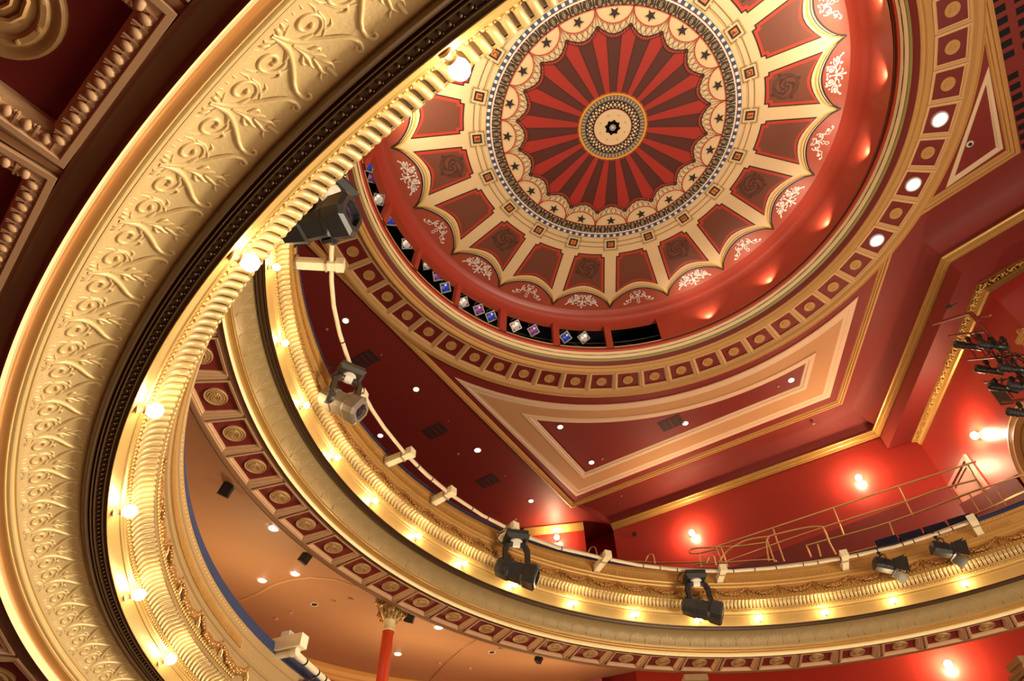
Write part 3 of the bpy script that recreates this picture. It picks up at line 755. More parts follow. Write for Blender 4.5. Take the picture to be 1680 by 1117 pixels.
# boss
dring(.0590,.0625,4,'red_boss_ring',D_ORG,n=120); dring(.0566,.0600,5,'yellow_boss_ring',D_YEL,n=120)
dring(.0478,.0570,4.5,'grey_boss_ring',D_GREY,n=120); dring(.0330,.0482,5,'lattice_ground',D_LINE,n=120); dring(.0001,.0330,5,'boss_disc',D_CREAM,n=80,k=3)
g=G()
for k in range(56):
    a=k*360/56; dline(g,[(.0492,a),(.0556,a)],.0009,6)
dobj(g.obj('white_ticks',D_WHT,None))
g=G()
for k in range(36):
    a=k*10; R=.0016
    for rr,R,o_ in ((.0366,.0013,5),(.0405,.0023,0),(.0448,.0014,5)):
        g.add([D(*loc2(rr,a+o_,R*cos(i*pi/3),R*1.25*sin(i*pi/3)),6) for i in range(6)],[tuple(range(6))])
dobj(g.obj('cream_lattice',D_CREAM,None))
dring(.0325,.0333,6,'thin_red_ring',D_ORG,n=80)
g=G()
for k in range(16):
    a=k*22.5+8; R=.0135 if k%2==0 else .0115
    dline(g,[(.003,a),(R*.6,a)],.0045,6); dline(g,[(R*.6,a-4),(R,a)],.004,6); dline(g,[(R*.6,a+4),(R,a)],.0034,6)
dobj(g.obj('black_flower',D_LINE,None))
g=G()
for k in range(4): dline(g,[(.0052,k*90+8),(.0052,k*90+53),(.0052,k*90+98)],.0008,7)
for k in range(8): dline(g,[(.001,k*45+8),(.004,k*45+8)],.0006,7)
for k in range(8):
    a=k*45+20; dline(g,[(.0245,a),(.029,a+11),(.0305,a+22.5),(.029,a+34),(.0245,a+45)],.0006,6)
dobj(g.obj('white_flower_lines',D_WHT,None))
g=G()
for k in range(8):
    a=k*45+20; g.add([D(*loc2(.0235,a,.0016*cos(i*pi/4),.0016*sin(i*pi/4)),7) for i in range(8)],[tuple(range(8))])
dobj(g.obj('yellow_dots',D_YEL,None))
# cove uplights behind the ledge
for i,(px,py) in enumerate(((1165,524),(1265,466),(1365,374),(1432,255),(1458,128),(1452,2))):
    v=on_z(px,py,H+.42)-DC; a=atan2(v.y,v.x)
    L=light('SPOT', DC+Vector((cos(a)*5.005,sin(a)*5.005,H+.50)), 42, (1,.84,.62), .02, DC+Vector((cos(a)*5.06,sin(a)*5.06,H+1.5)), 130, .9)
for a in [-152,-134,-116,-98,-80,-62,-44,-26,-170,196]:
    light('SPOT', DC+Vector((cos(rad(a))*4.85,sin(rad(a))*4.85,H+.5)), 105, (1,.84,.60), .1, DC+Vector((cos(rad(a))*2.0,sin(rad(a))*2.0,H+1.6)), 150, .6)

# ================================================================== BALCONIES
def balcony(P, zb, K, near, name, label, cat):
    B = empty(name, P.C + Vector((0,0,zb))); tag(B, label, cat)
    th0,th1 = (rad(-25),rad(100)) if near else (rad(-112),rad(62))
    n = 220
    def o_(o): o.parent=B; o.matrix_parent_inverse=Matrix.Translation(-B.location); return o
    def sw(prof,nm,m,smooth=35,n=n): return o_(sweep(P,zb,prof,th0,th1,n,nm,m,None,smooth))
    sc = 1.0
    lc = seg(K,'corn','fri',[(0,0),(.0,.004),(.13,.006),(.14,-.006),(.2,-.018),(.28,-.024),(.38,-.022),(.47,-.012),(.53,.002),(.60,.004),(.61,-.006),(.635,-.006),(.645,.003),(.685,.003),(.695,-.006),(.72,-.006),(.73,.002),(.77,.010),(.82,.013),(.88,.009),(.91,.0),(.92,-.008),(.98,-.009),(1,-.002)])
    (co_,cz_),(fo_,fz_)=K['corn'],K['fri']; hh=.052 if near else .046
    q0=(co_-.003,cz_+hh); q1_=(co_-.012,cz_+hh+.002)
    m_=[q for q in lc if q is lc[9] or lc.index(q)>=9]
    e_=m_[0]; cav=[q1_]+[(q1_[0]+(e_[0]-q1_[0])*(1-cos(t*pi/2)), q1_[1]+(e_[1]-q1_[1])*sin(t*pi/2)) for t in (.25,.5,.75,1)]
    sw([K['corn'],q0,q1_],'bottom_fillet',FILLET,30)
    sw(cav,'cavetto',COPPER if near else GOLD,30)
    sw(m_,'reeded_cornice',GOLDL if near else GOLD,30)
    fz = seg(K,'fri','fri1',[(0,0),(.03,0)]+[(s,-.035*sin(pi*s)) for s in [i/10 for i in range(1,10)]]+[(.97,0),(1,0)])
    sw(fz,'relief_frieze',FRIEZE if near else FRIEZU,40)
    us = seg(K,'fri1','lip',[(0,0),(.0,.006),(.05,.020),(.12,.030),(.20,.026),(.26,.012),(.28,.004),(.33,.004),(.34,.012),(.37,.014),(.40,.010),(.41,.002),(.46,.002),(.47,.009),(.50,.010),(.53,.006),(.54,-.004),(.76,-.006),(.78,.0),(.82,.004),(.86,-.004),(.97,-.004),(1,.0)])
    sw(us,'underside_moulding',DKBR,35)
    bd = seg(K,'lip','gad',[(0,0),(.0,.004),(.03,.006),(.50,.004),(.53,.012),(.57,.013),(.60,.004),(.64,-.006),(.69,-.006),(.72,.002),(.74,.004),(.95,.002),(1,0)])
    sw(bd,'lit_band',GOLDB,35)
    gp = seg(K,'gad','astr',[(0,0)]+[(s,-.030*sin(pi*s)) for s in (.1,.25,.4,.55,.7,.85)]+[(1,-.004)])
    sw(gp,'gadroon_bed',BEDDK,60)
    av = seg(K,'astr','velb',[(0,0),(.005,.012),(.02,.014),(.03,.004),(.034,.004),(.04,.012),(.056,.013),(.066,.002),(.07,-.004),(.12,-.008),(.13,-.03),(.16,-.038),(.47,-.040),(.49,-.030),(.52,-.026),(.535,-.008),(.55,-.006),(.57,.004),(.585,-.006),(.60,-.004),(.80,.012),(.81,.022),(.845,.026),(.86,.016),(.88,.014),(.97,.022),(1,.01)])
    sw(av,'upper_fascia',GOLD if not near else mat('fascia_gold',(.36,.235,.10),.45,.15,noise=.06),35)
    (vo,vz),(to,tz)=K['velb'],K['velt']
    bl=.006 if near else .03
    sw([(vo,vz),(vo-bl*.7,vz+.006),(vo*.5+to*.5-bl,(vz+tz)/2-.0),(to-bl*.6,tz-.014),(to,tz),(to+.05,tz+.02),(to+.12,tz+.02),(to+.18,tz-.01),(to+.20,tz-.08),(to+.20,tz-.10)],'velvet_rail',VELVET,50)
    sw([(to+.19,tz-.06),(to+.19,.22),(to+.22,.2)],'parapet_back',REDW)
    # soffit zone
    co,cz=K['corn']
    if near: x_s,x_f,x_p0,x_p1,x_f1,x_e=co,.575,.67,1.27,1.36,1.44
    else:    x_s,x_f,x_p0,x_p1,x_f1,x_e=co,.392,.440,.812,.862,.954
    sw([(co,cz),(co+.006,cz+.01),(co+.02,cz+.020),(x_f-.004,cz+.022),(x_f+.012,cz+.028)],'soffit_strip',BROWNS)
    sw([(x_f-.02,cz+.008),(x_f+.0,cz+.014),(x_f+.002,cz+.095),(x_f1,cz+.095),(x_f1+.002,cz+.02)],'soffit_ground',BROWNS)
    sw([(x_f1,cz+.02),(x_f1,cz+.002),(x_f1+.02,cz-.004),(x_f1+.05,cz-.002),(x_f1+.055,cz+.01),(x_e-.01,cz+.008),(x_e,cz+.02),(x_e,cz+.14)],'soffit_moulding',SOFR if near else BROWNS)
    return B,o_,sw,(x_f,x_p0,x_p1,x_f1,x_e)
BB,ob,swb,xb = balcony(PB,ZB,KEYB,False,'upper_balcony','upper curved gold balcony with fruit garlands and a row of lit bulbs','balcony')
BA,oa,swa,xa = balcony(PA,ZA,KEYA,True,'lower_balcony','nearest lower gold balcony with large scrollwork frieze sweeping across the left','balcony')
def lp(K,a,b,s,d=0): return seg(K,a,b,[(s,d)])[0]
def fr_at(P,zb,K,a,b,s,th,d=0,zx=None):
    o,z=lp(K,a,b,s,d); return P.frame(th,o,zb+z)
def tiltframe(P,zb,K,a,b,s,th,d=0):   # local X along profile upward, Y along curve, Z out of the surface (towards the hall)
    o,z=lp(K,a,b,s,d); F=P.frame(th,o,zb+z)
    (o0,z0),(o1,z1)=K[a],K[b]; L=hypot(o1-o0,z1-z0); N=Vector(F.col[0][:3]); T=Vector(F.col[1][:3]); Zv=Vector((0,0,1))
    X=(N*((o1-o0)/L)+Zv*((z1-z0)/L)).normalized(); n3=X.cross(T).normalized()
    # want n3 facing hall (negative N component)
    Yv=T
    if n3.dot(N)>0 or (abs(n3.dot(N))<.15 and n3.z>0): n3=-n3; Yv=-T
    return framem(F.translation, X, Yv, n3)
# ---- gadroons
def gadroon_mesh(L,w,kk=1.0):
    g=G(); n=9; m=6; vs=[]
    for i in range(n+1):
        s=i/n; x=(s-.5)*L; bow=-.030*sin(pi*s)
        wid=w*.5*kk*(.70+.16*s)*(1 if s>.06 else .6) ; h=.026*(.6+.55*s)*(1 if s<.93 else .6)
        for j in range(m+1):
            t=pi*j/m; vs.append((x, -wid*cos(t), bow+.001+h*sin(t)**.8))
    fs=[(i*(m+1)+j,(i+1)*(m+1)+j,(i+1)*(m+1)+j+1,i*(m+1)+j+1) for i in range(n) for j in range(m)]
    fs+=[tuple(range(m,-1,-1)),tuple(n*(m+1)+j for j in range(m+1))]
    g.add(vs,fs); return g.mesh('gadroon',mat('gadroon_gold',(.52,.37,.16),.38,.3),50)
LgA=hypot(KEYA['gad'][0]-KEYA['astr'][0],KEYA['gad'][1]-KEYA['astr'][1]); LgB=hypot(KEYB['gad'][0]-KEYB['astr'][0],KEYB['gad'][1]-KEYB['astr'][1])
gmA=gadroon_mesh(LgA*.98,.056,.86); gmB=gadroon_mesh(LgB*.98,.071)
def putf(par,ofn,name,me,M):
    o=bpy.data.objects.new(name,me); COL.objects.link(o); o.matrix_world=M; return ofn(o) if ofn else o
def putw(B,name,me,M):
    o=bpy.data.objects.new(name,me); COL.objects.link(o); o.parent=B; o.matrix_local=Matrix.Translation(-B.location)@M; return o
th=rad(20)
while th<rad(95): putw(BA,'gadroon',gmA,tiltframe(PA,ZA,KEYA,'gad','astr',.5,th)); th=PA.step(th,-.1,.0585)
th=rad(-100)
while th<rad(45): putw(BB,'gadroon',gmB,tiltframe(PB,ZB,KEYB,'gad','astr',.5,th)); th+=rad(.594)
# ---- bead and leaf rows (small, joined)
def row(B,P,zb,K,a,b,s,th0,th1,step,fn,name,m,smooth=60):
    g=G(); th=th0
    while th<th1:
        fn(g, tiltframe(P,zb,K,a,b,s,th)); th=P.step(th,0,step)
    g2=g.obj(name,m,None,smooth); g2.parent=B; g2.matrix_parent_inverse=Matrix.Translation(-B.location); tag(g2,kind='stuff'); return g2
def leaf(r,sx=1.0,sy=1.0,lift=.004):
    def f(g,M):
        R=M.to_3x3(); c=M.translation
        g.ball(c+R@Vector((0,0,lift)), r, n=6,m=4, sc=(sx,sy,.7), M=R)
        g.ball(c+R@Vector((r*1.2*sx,r*1.1,lift)), r*.5, n=5,m=3, M=R)
    return f
row(BA,PA,ZA,KEYA,'lip','gad',.85,rad(20),rad(95),.036,leaf(.0125,1.1,.75,.008),'bead_row',GOLDB)
row(BB,PB,ZB,KEYB,'lip','gad',.85,rad(-100),rad(45),.040,leaf(.013,1.2,.75,.006),'bead_row',GOLDB)
row(BA,PA,ZA,KEYA,'astr','velb',.09,rad(20),rad(95),.043,leaf(.0175,1.1,.95,.014),'leaf_row',GOLDB)
row(BB,PB,ZB,KEYB,'astr','velb',.095,rad(-100),rad(45),.062,leaf(.015,1.1,1.0,.004),'leaf_row',GOLDB)
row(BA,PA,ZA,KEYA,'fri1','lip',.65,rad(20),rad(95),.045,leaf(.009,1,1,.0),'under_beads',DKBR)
row(BA,PA,ZA,KEYA,'astr','velb',.925,rad(20),rad(95),.055,leaf(.016,1.2,1.1,.014),'rail_beads',GOLD)
row(BB,PB,ZB,KEYB,'astr','velb',.925,rad(-100),rad(45),.062,leaf(.016,1.2,1.2,.014),'rail_beads',GOLD)
def flute(L,w):
    def f(g,M):
        R=M.to_3x3(); g.box(M.translation+R@Vector((0,0,.004)),(L,w,.014),M=R)
    return f
row(BA,PA,ZA,KEYA,'astr','velb',.70,rad(20),rad(95),.028,flute(.10,.014),'flutes',GOLD,None)
row(BB,PB,ZB,KEYB,'astr','velb',.70,rad(-100),rad(45),.040,flute(.105,.020),'flutes',GOLD,None)
# ---- garlands
def garland_mesh(W,sag,seed):
    rnd=random.Random(seed); g=G()
    for i in range(26):
        u=i/25; y=(u-.5)*W*.86; x=-sag*4*u*(1-u)+.02
        r=.015+.013*sin(pi*u)+rnd.random()*.005
        for q in range(3):
            g.ball((x+rnd.uniform(-.016,.016)*(.6+sin(pi*u)),y+rnd.uniform(-.008,.008),rnd.uniform(.008,.026)),r*rnd.uniform(.6,1.0),n=6,m=4,sc=(1,1.2,.8))
    for s in (-1,):
        for i in range(16):
            t=i/15; g.ball((.045-t*.13+rnd.uniform(-.008,.008), s*W*.5+rnd.uniform(-.022,.022)*sin(pi*min(1,t*1.1)+.2), rnd.uniform(.002,.016)), rnd.uniform(.008,.015),n=6,m=4,sc=(1.2,.9,.8))
        g.tube([(.07,s*W*.5+.015,.006),(.045,s*W*.5,.012),(.075,s*W*.5-.02,.006)],.006,5)
        for k in range(4):
            g.tube([(.03,s*W*.5,.008),(.03-.05,s*W*.5+(-.04+.026*k),.012),(.03-.085,s*W*.5+(-.05+.033*k),.004)],.005,4)
    return g.mesh('garland',BRONZE,60)
gar=[garland_mesh(.56,.085,s) for s in range(3)]
anchors=[-102.5,-97.1,-91.7,-86.4,-81.1,-75.71,-70.26,-64.80,-59.66,-54.3,-49.0,-43.74,-38.38,-33.38,-28.57]
a=-28.57
while a<45: a+=4.88; anchors.append(a)
for i in range(len(anchors)-1):
    c=rad((anchors[i]+anchors[i+1])/2); W_=(PB.R(c)-.1)*rad(anchors[i+1]-anchors[i])
    M=tiltframe(PB,ZB,KEYB,'astr','velb',.335,c,-.036)
    putw(BB,'garland',gar[i%3],M@Matrix.Scale(W_/.56,4,(0,1,0)))
anA=[27.5-5.05*k for k in range(3)][::-1]+[27.5+5.0*k for k in range(1,14)]
garA=[garland_mesh(.50,.085,s+7) for s in range(2)]
for i in range(len(anA)-1):
    c=rad((anA[i]+anA[i+1])/2); W_=(PA.R(c)-.1)*rad(anA[i+1]-anA[i])
    M=tiltframe(PA,ZA,KEYA,'astr','velb',.38,c,-.030)
    putw(BA,'garland',garA[i%2],M@Matrix.Scale(W_/.50,4,(0,1,0)))
# ---- scroll relief on the friezes
def scroll_curves():
    """(a along metres from the palmette axis, b metres from the dark edge, widths) for half a period, mirrored by caller"""
    C=[]
    def sp(cx,cy,r0,r1,a0,a1,n,w0,w1): 
        P=[(cx+(r0+(r1-r0)*i/n)*cos(rad(a0+(a1-a0)*i/n)), cy+(r0+(r1-r0)*i/n)*sin(rad(a0+(a1-a0)*i/n))) for i in range(n+1)]; return P,w0,w1
    C.append(([(.003,.272),(.006,.235),(.014,.200),(.032,.170),(.055,.143),(.080,.118),(.104,.096),(.121,.074),(.128,.050),(.124,.032),(.113,.024),(.103,.031),(.104,.042),(.112,.044)],.0075,.0035))
    C.append(sp(.078,.208,.050,.010,-128,330,30,.0035,.0062))
    C.append(([(.012,.205),(.020,.190),(.040,.176),(.062,.168)],.006,.005))
    C.append(([(.130,.165),(.118,.150),(.105,.148),(.095,.160),(.098,.172)],.0030,.0055))
    C.append(([(.064,.135),(.090,.150),(.118,.180),(.128,.215)],.0030,.0045))
    C.append(([(.001,.190),(.004,.150),(.012,.120),(.024,.100),(.026,.085)],.006,.0035))
    C.append(([(.002,.150),(.016,.136),(.030,.128),(.036,.118),(.030,.110)],.004,.0045))
    C.append(([(.002,.110),(.012,.080),(.020,.060),(.014,.040)],.005,.003))
    C.append(([(.020,.060),(.036,.052),(.044,.040)],.0035,.003))
    C.append(([(.001,.060),(.001,.030),(.004,.014)],.006,.003))
    C.append(([(.004,.250),(.018,.262),(.026,.278),(.020,.286)],.006,.004))
    C.append(([(.030,.252),(.040,.268),(.046,.284)],.006,.0045))
    C.append(([(.060,.270),(.062,.286)],.006,.004)); C.append(([(.085,.268),(.092,.284)],.006,.004)); C.append(([(.112,.262),(.120,.282)],.006,.004))
    C.append(([(.012,.235),(.030,.246),(.052,.252)],.0045,.003))
    C.append(([(.120,.215),(.132,.235),(.134,.262)],.004,.003))
    return C
SCR=scroll_curves()
def scroll(P,zb,K,thc,dth,B,m,scale_w,seg_n=5,h=.7,sub=1):
    g=G(); Lb=hypot(K['fri'][0]-K['fri1'][0],K['fri'][1]-K['fri1'][1]); wid=.30
    def mp(a,b):
        s=min(.99,max(.01,1-b/wid)); o,z=seg(K,'fri','fri1',[(s,-.035*sin(pi*s))])[0]
        return P.p(thc+a/.283*dth, o, zb+z)
    for pts,w0,w1 in SCR:
        pts=pts[::sub]+([pts[-1]] if (len(pts)-1)%sub else [])
        for sgn in (-1,1):
            q=[mp(sgn*a,b) for a,b in pts]; n=len(q); rings=[]
            for i in range(n):
                t=(q[min(i+1,n-1)]-q[max(i-1,0)]).normalized()
                o0=P.C+Vector((0,0,0)); 
                nrm=(Vector((P.C.x-q[i].x,P.C.y-q[i].y,0)).normalized()*.75+Vector((0,0,-.66))).normalized()
                sd=t.cross(nrm).normalized(); w=(w0+(w1-w0)*i/max(1,n-1))*scale_w
                if i==n-1 or i==0: w*=.45
                elif (i==1 or i==n-2) and n>4: w*=.85
                rings.append([q[i]+sd*w*cos(pi*k/(seg_n-1))*1.15+nrm*(w*h*sin(pi*k/(seg_n-1))*1.2-.001) for k in range(seg_n)])
            g.add([v for r in rings for v in r],[(i*seg_n+k,i*seg_n+k+1,(i+1)*seg_n+k+1,(i+1)*seg_n+k) for i in range(n-1) for k in range(seg_n-1)]+[tuple(range(seg_n)),tuple((n-1)*seg_n+k for k in range(seg_n))])
    o=g.obj('scroll_relief',m,None,70); o.parent=B; o.matrix_parent_inverse=Matrix.Translation(-B.location); return o
def pitchA(t):
    X=[20,34,53,62,66,71,74,78,84,95]; Y=[2.56,2.56,2.67,2.84,2.95,3.1,3.17,3.28,3.4,3.5]
    for i in range(len(X)-1):
        if X[i]<=t<=X[i+1]: return Y[i]+(Y[i+1]-Y[i])*(t-X[i])/(X[i+1]-X[i])
    return 2.6
m1=53.7; bounds=[m1]; t=m1
while t<92: t+=pitchA(t); bounds.append(t)
t=m1
while t>22: t-=pitchA(t-1); bounds.insert(0,t)
for a,b in zip(bounds[:-1],bounds[1:]): scroll(PA,ZA,KEYA,rad((a+b)/2),rad(b-a),BA,FRIEZE,1.5,5,1.15)
t=-98
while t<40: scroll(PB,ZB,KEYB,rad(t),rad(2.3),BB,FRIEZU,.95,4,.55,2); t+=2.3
# ---- coffers under the balconies
def coffers(B,P,zb,K,xs,thetas,near):
    x_f,x_p0,x_p1,x_f1,x_e=xs; cz=K['corn'][1]+.028; xm=(x_f+x_f1)/2
    base=.70 if near else .50
    fr,pn,md=coffer_meshes('under', x_f-xm,x_f1-xm, base, x_p0-xm,x_p1-xm, base-(.20 if near else .085), 0, .040 if near else .026, SOFR, REDP, None, .195 if near else .125, mat('soffit_medallion',(.46,.27,.10),.5,.1), seg=40 if near else 20, rel=1.6 if near else .7)
    if near:
        ge=G(); ge.ball((0,0,0),.017,n=8,m=6,sc=(1.35,1,.8)); eggm=ge.mesh('egg',SOFR,60)
        gx=G(); gx.tube([(-.026,-.02,0),(-.03,0,.0),(-.026,.02,0),(0,.026,0),(.024,.016,0)],.0045,5); gx.box((.0,.029,0),(.05,.006,.012)); dartm=gx.mesh('egg_surround',SOFR,60)
    for i,t in enumerate(thetas):
        w=(abs(thetas[min(i+1,len(thetas)-1)]-thetas[max(i-1,0)])/(min(i+1,len(thetas)-1)-max(i-1,0))) if len(thetas)>1 else 5
        r=P.R(rad(t))+xm; pw=r*rad(w); S=pw*(.89 if near else .865)/base
        M=P.frame(rad(t),xm,zb+cz)@Matrix.Scale(S,4,(0,1,0))
        f_=putw(B,'coffer_frame',fr,M); putw(B,'coffer_panel',pn,M)
        putw(B,'medallion',md,P.frame(rad(t),xm,zb+cz))
        g=G(); rw_=pw*(.11 if near else .135)*1.04; L_x=x_f1-x_f
        for yy,ww,zz_ in ((0,rw_*1.5,.013),(0,rw_*.62,.004),(0,rw_*.16,-.002)): g.box((0,yy,zz_+.03),(L_x,ww,.06))
        if i+1<len(thetas): g.obj('coffer_rail',SOFR,B,None,Matrix.Translation(-B.location)@P.frame(rad((t+thetas[i+1])/2),xm,zb+cz))
        if near and 60<t<90:
            hx0,hx1=x_f-xm+.055,x_f1-xm-.055; hy=.70/2-.055
            n1=11
            for side in range(4):
                for k in range(n1):
                    u=(k+.5)/n1
                    if side==0: x,y,rz=hx0,-hy+2*hy*u,0
                    elif side==1: x,y,rz=hx1,-hy+2*hy*u,pi
                    elif side==2: x,y,rz=hx0+(hx1-hx0)*u,-hy,pi/2
                    else: x,y,rz=hx0+(hx1-hx0)*u,hy,-pi/2
                    Mk=Matrix.Translation((x,y,-.008))@Matrix.Rotation(rz,4,'Z')
                    for me,nm in((eggm,'egg'),(dartm,'egg_surround')):
                        e=bpy.data.objects.new(nm,me); COL.objects.link(e); e.parent=f_; e.matrix_local=Mk@Matrix.Translation((0,0,0))
medB=[29.262,24.533,19.825,14.869,9.962,5.059,.153,-4.642,-9.614,-14.761,-19.933,-25.178,-30.41,-35.754,-41.074,-46.462,-51.803,-57.301,-62.698,-68.18,-73.655,-79.269,-84.731,-90.186]
medB=[39.0,34.1]+medB+[-95.7,-101.2]
coffers(BB,PB,ZB,KEYB,xb,medB,False)
coffers(BA,PA,ZA,KEYA,xa,[74.9+6.97*k for k in range(-8,4)],True)
# ---- underside ceilings rising to the walls, and the tiers above
wl = warc(.65,-57,13,16); W_low=[(wl[0][0]-.545*1.05,wl[0][1]-.839*1.05)]+wl+[SIDE0,(.857,1.026)]
def ray_wall(P,th,poly):
    C=Vector((P.C.x/H,P.C.y/H)); d=(E1*cos(th)+E2*sin(th)); d=Vector((d.x,d.y)); best=1e9
    for i in range(len(poly)-1):
        a=Vector(poly[i])-C; b=Vector(poly[i+1])-C; e=b-a; den=d.x*e.y-d.y*e.x
        if abs(den)<1e-9: continue
        t=(a.x*e.y-a.y*e.x)/den; s=(a.x*d.y-a.y*d.x)/den
        if t>0 and -1e-6<=s<=1+1e-6: best=min(best,t)
    return best*H
ZW=.60*H
def under(B,P,zb,K,xe,th0,th1,zwall,poly,name,m,ztop=None,n=90,k=14):
    g=G(); vs=[]; z0=zb+K['corn'][1]+.13
    for i in range(n+1):
        th=th0+(th1-th0)*i/n; rw=ray_wall(P,th,poly)
        if rw>1e6: rw=P.R(th)+7
        r0=P.R(th)+xe
        for j in range(k+1):
            s=j/k; r=r0+(rw-r0)*s; z=z0+(zwall-z0)*(s**.75*.9+.1*sin(pi*s/2))
            d=(E1*cos(th)+E2*sin(th)); vs.append(Vector((P.C.x,P.C.y,Z0+z))+d*r)
    g.add(vs,[(i*(k+1)+j,(i+1)*(k+1)+j,(i+1)*(k+1)+j+1,i*(k+1)+j+1) for i in range(n) for j in range(k)])
    o=g.obj(name,m,None,60); o.parent=B; o.matrix_parent_inverse=Matrix.Translation(-B.location); return o
full_low=[p for p in W_low]; closed_low=[mir(p) for p in reversed(W_low)]+W_low
def under_pt(px,py,lift=0):     # point on the underside ceiling of the upper balcony seen at a pixel
    lo,hi=ZB,ZW+1
    z0=ZB+KEYB['corn'][1]+.13; best=None
    for i in range(400):
        z=z0+(ZW-z0)*i/400; v=on_z(px,py,z)-PB.C; th=atan2(v.dot(E2),v.dot(E1)); r=hypot(v.x,v.y)
        rw=ray_wall(PB,th,closed_low); r0=PB.R(th)+xb[4]
        s=max(0,min(1,(r-r0)/(rw-r0))); zz=z0+(ZW-z0)*(s**.75*.9+.1*sin(pi*s/2))
        if best is None or abs(zz-z)<best[0]: best=(abs(zz-z),z)
    return on_z(px,py,best[1]-lift)
under(BB,PB,ZB,KEYB,xb[4],rad(-112),rad(62),ZW,closed_low,'under_ceiling',BROWNC)
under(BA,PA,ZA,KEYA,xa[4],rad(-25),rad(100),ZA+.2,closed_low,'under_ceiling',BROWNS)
def tier(B,P,zb,K,th0,th1,zf,zwall,poly,n=80,k=8):
    g=G(); vs=[]
    for i in range(n+1):
        th=th0+(th1-th0)*i/n; rw=ray_wall(P,th,poly); rw=rw if rw<1e6 else P.R(th)+7; r0=P.R(th)+K['velt'][0]+.19
        for j in range(k+1):
            s=j/k; r=r0+(rw-r0)*s; vs.append(Vector((P.C.x,P.C.y,Z0+zf+(zwall-zf)*s))+(E1*cos(th)+E2*sin(th))*r)
    g.add(vs,[(i*(k+1)+j,(i+1)*(k+1)+j,(i+1)*(k+1)+j+1,i*(k+1)+j+1) for i in range(n) for j in range(k)])
    o=g.obj('tier_floor',mat('tier_carpet',(.08,.02,.03),.9),None,60); o.parent=B; o.matrix_parent_inverse=Matrix.Translation(-B.location)
tier(BB,PB,ZB,KEYB,rad(-112),rad(62),ZB+.22,ZW+.25,closed_low)
tier(BA,PA,ZA,KEYA,rad(-25),rad(100),ZA+.22,ZA+.9,closed_low)
# cornice where the underside meets the rear wall
g=G(); 
arcl=warc(.648,-50,13,30); pr=[(0,ZW+.02),(-.20,ZW-.02),(-.22,ZW-.07),(-.14,ZW-.12),(-.10,ZW-.20),(-.05,ZW-.22),(-.04,ZW-.28),(0,ZW-.30)]
cc=Vector(wc)*H
vs=[]
for p in arcl:
    d=(Vector(p)*H-cc).normalized()
    for o_2,z in pr: q=Vector(p)*H+d*o_2; vs.append((q.x,q.y,Z0+z))
k=len(pr); g.add(vs,[(i*k+j,(i+1)*k+j,(i+1)*k+j+1,i*k+j+1) for i in range(len(arcl)-1) for j in range(k-1)])
o=g.obj('wall_cornice',GOLDC,WB,30)
wallmesh(arcl, FL, ZW, 'lower_wall', REDW, WB)
# arched rib across the underside ceiling
pts=[under_pt(x,y,.01) for x,y in ((395,985),(420,975),(448,960),(475,951),(510,947),(550,950),(590,962),(620,978))]
rail(pts,.018,'ceiling_rib',SOFR,WB)
pts=[under_pt(x,y,.01) for x,y in ((705,1117),(735,1085),(765,1060),(790,1046))]
rail(pts,.012,'ceiling_rib',BROWNC,WB)

# ================================================================== THINGS
# ---- ledge lamps
gh=G(); gh.lathe([(.020,0),(.024,.004),(.018,.012),(.015,.03),(.021,.038),(.019,.045),(.0,.045)],14,cap=True); hold_me=gh.mesh('lamp_holder',mat('lamp_cream',(.75,.50,.25),.4),40)
gl=G(); gl.ball((0,0,.078),.034,n=16,m=10,sc=(1,1,1.05)); gl.lathe([(.018,.044),(.022,.05),(.02,.058)],12); bulb_me=gl.mesh('bulb',BULB,80)
def ledge_lamp(P,zb,K,thd,label,group,power,s_=.22,k=1.0):
    th=rad(thd); o,z=lp(K,'lip','gad',s_,.004); F=P.frame(th,o,zb+z)
    N=Vector(F.col[0][:3]); T=Vector(F.col[1][:3]); d=(-N*.92+Vector((0,0,.30))+T*.0).normalized()
    q=d.to_track_quat('Z','Y'); t=empty('ledge_lamp',F.translation); t.rotation_euler=q.to_euler(); t.scale=(k,k,k)
    tag(t,label,'lamp',group)
    put('lamp_holder',hold_me,t); put('bulb',bulb_me,t)
    light('POINT', F.translation+d*(.078+.045)*k, power, (1,.74,.42), .035)
ordn=['first','second','third','fourth','fifth','sixth','seventh','eighth','ninth','tenth','eleventh','twelfth','thirteenth','fourteenth','fifteenth']
for i,t in enumerate([41.4,32.42,23.75,15.07,6.30,-2.59,-11.31,-20.28,-30.61,-40.85,-51.15,-60.44,-70.40,-80.30,-90.29]):
    ledge_lamp(PB,ZB,KEYB,t,'lit round bulb on the upper balcony ledge, %s along from its left end'%ordn[i],'bulbs along the upper balcony ledge',7.5)
for i,t in enumerate([81.8,68.9,57.3,47.85,38.3,29.05]):
    ledge_lamp(PA,ZA,KEYA,t,'lit round bulb on the near lower balcony ledge, %s down from the top'%ordn[i],'bulbs along the near balcony ledge',2.1,k=1.15)
for t in (20,10.5,1,-9): light('POINT', PA.p(rad(t),-.11,ZA+.09), 2.6, (1,.74,.42), .035)
for t in (50.2,59): light('POINT', PB.p(rad(t),-.11,ZB+.09), 3.2, (1,.74,.42), .035)

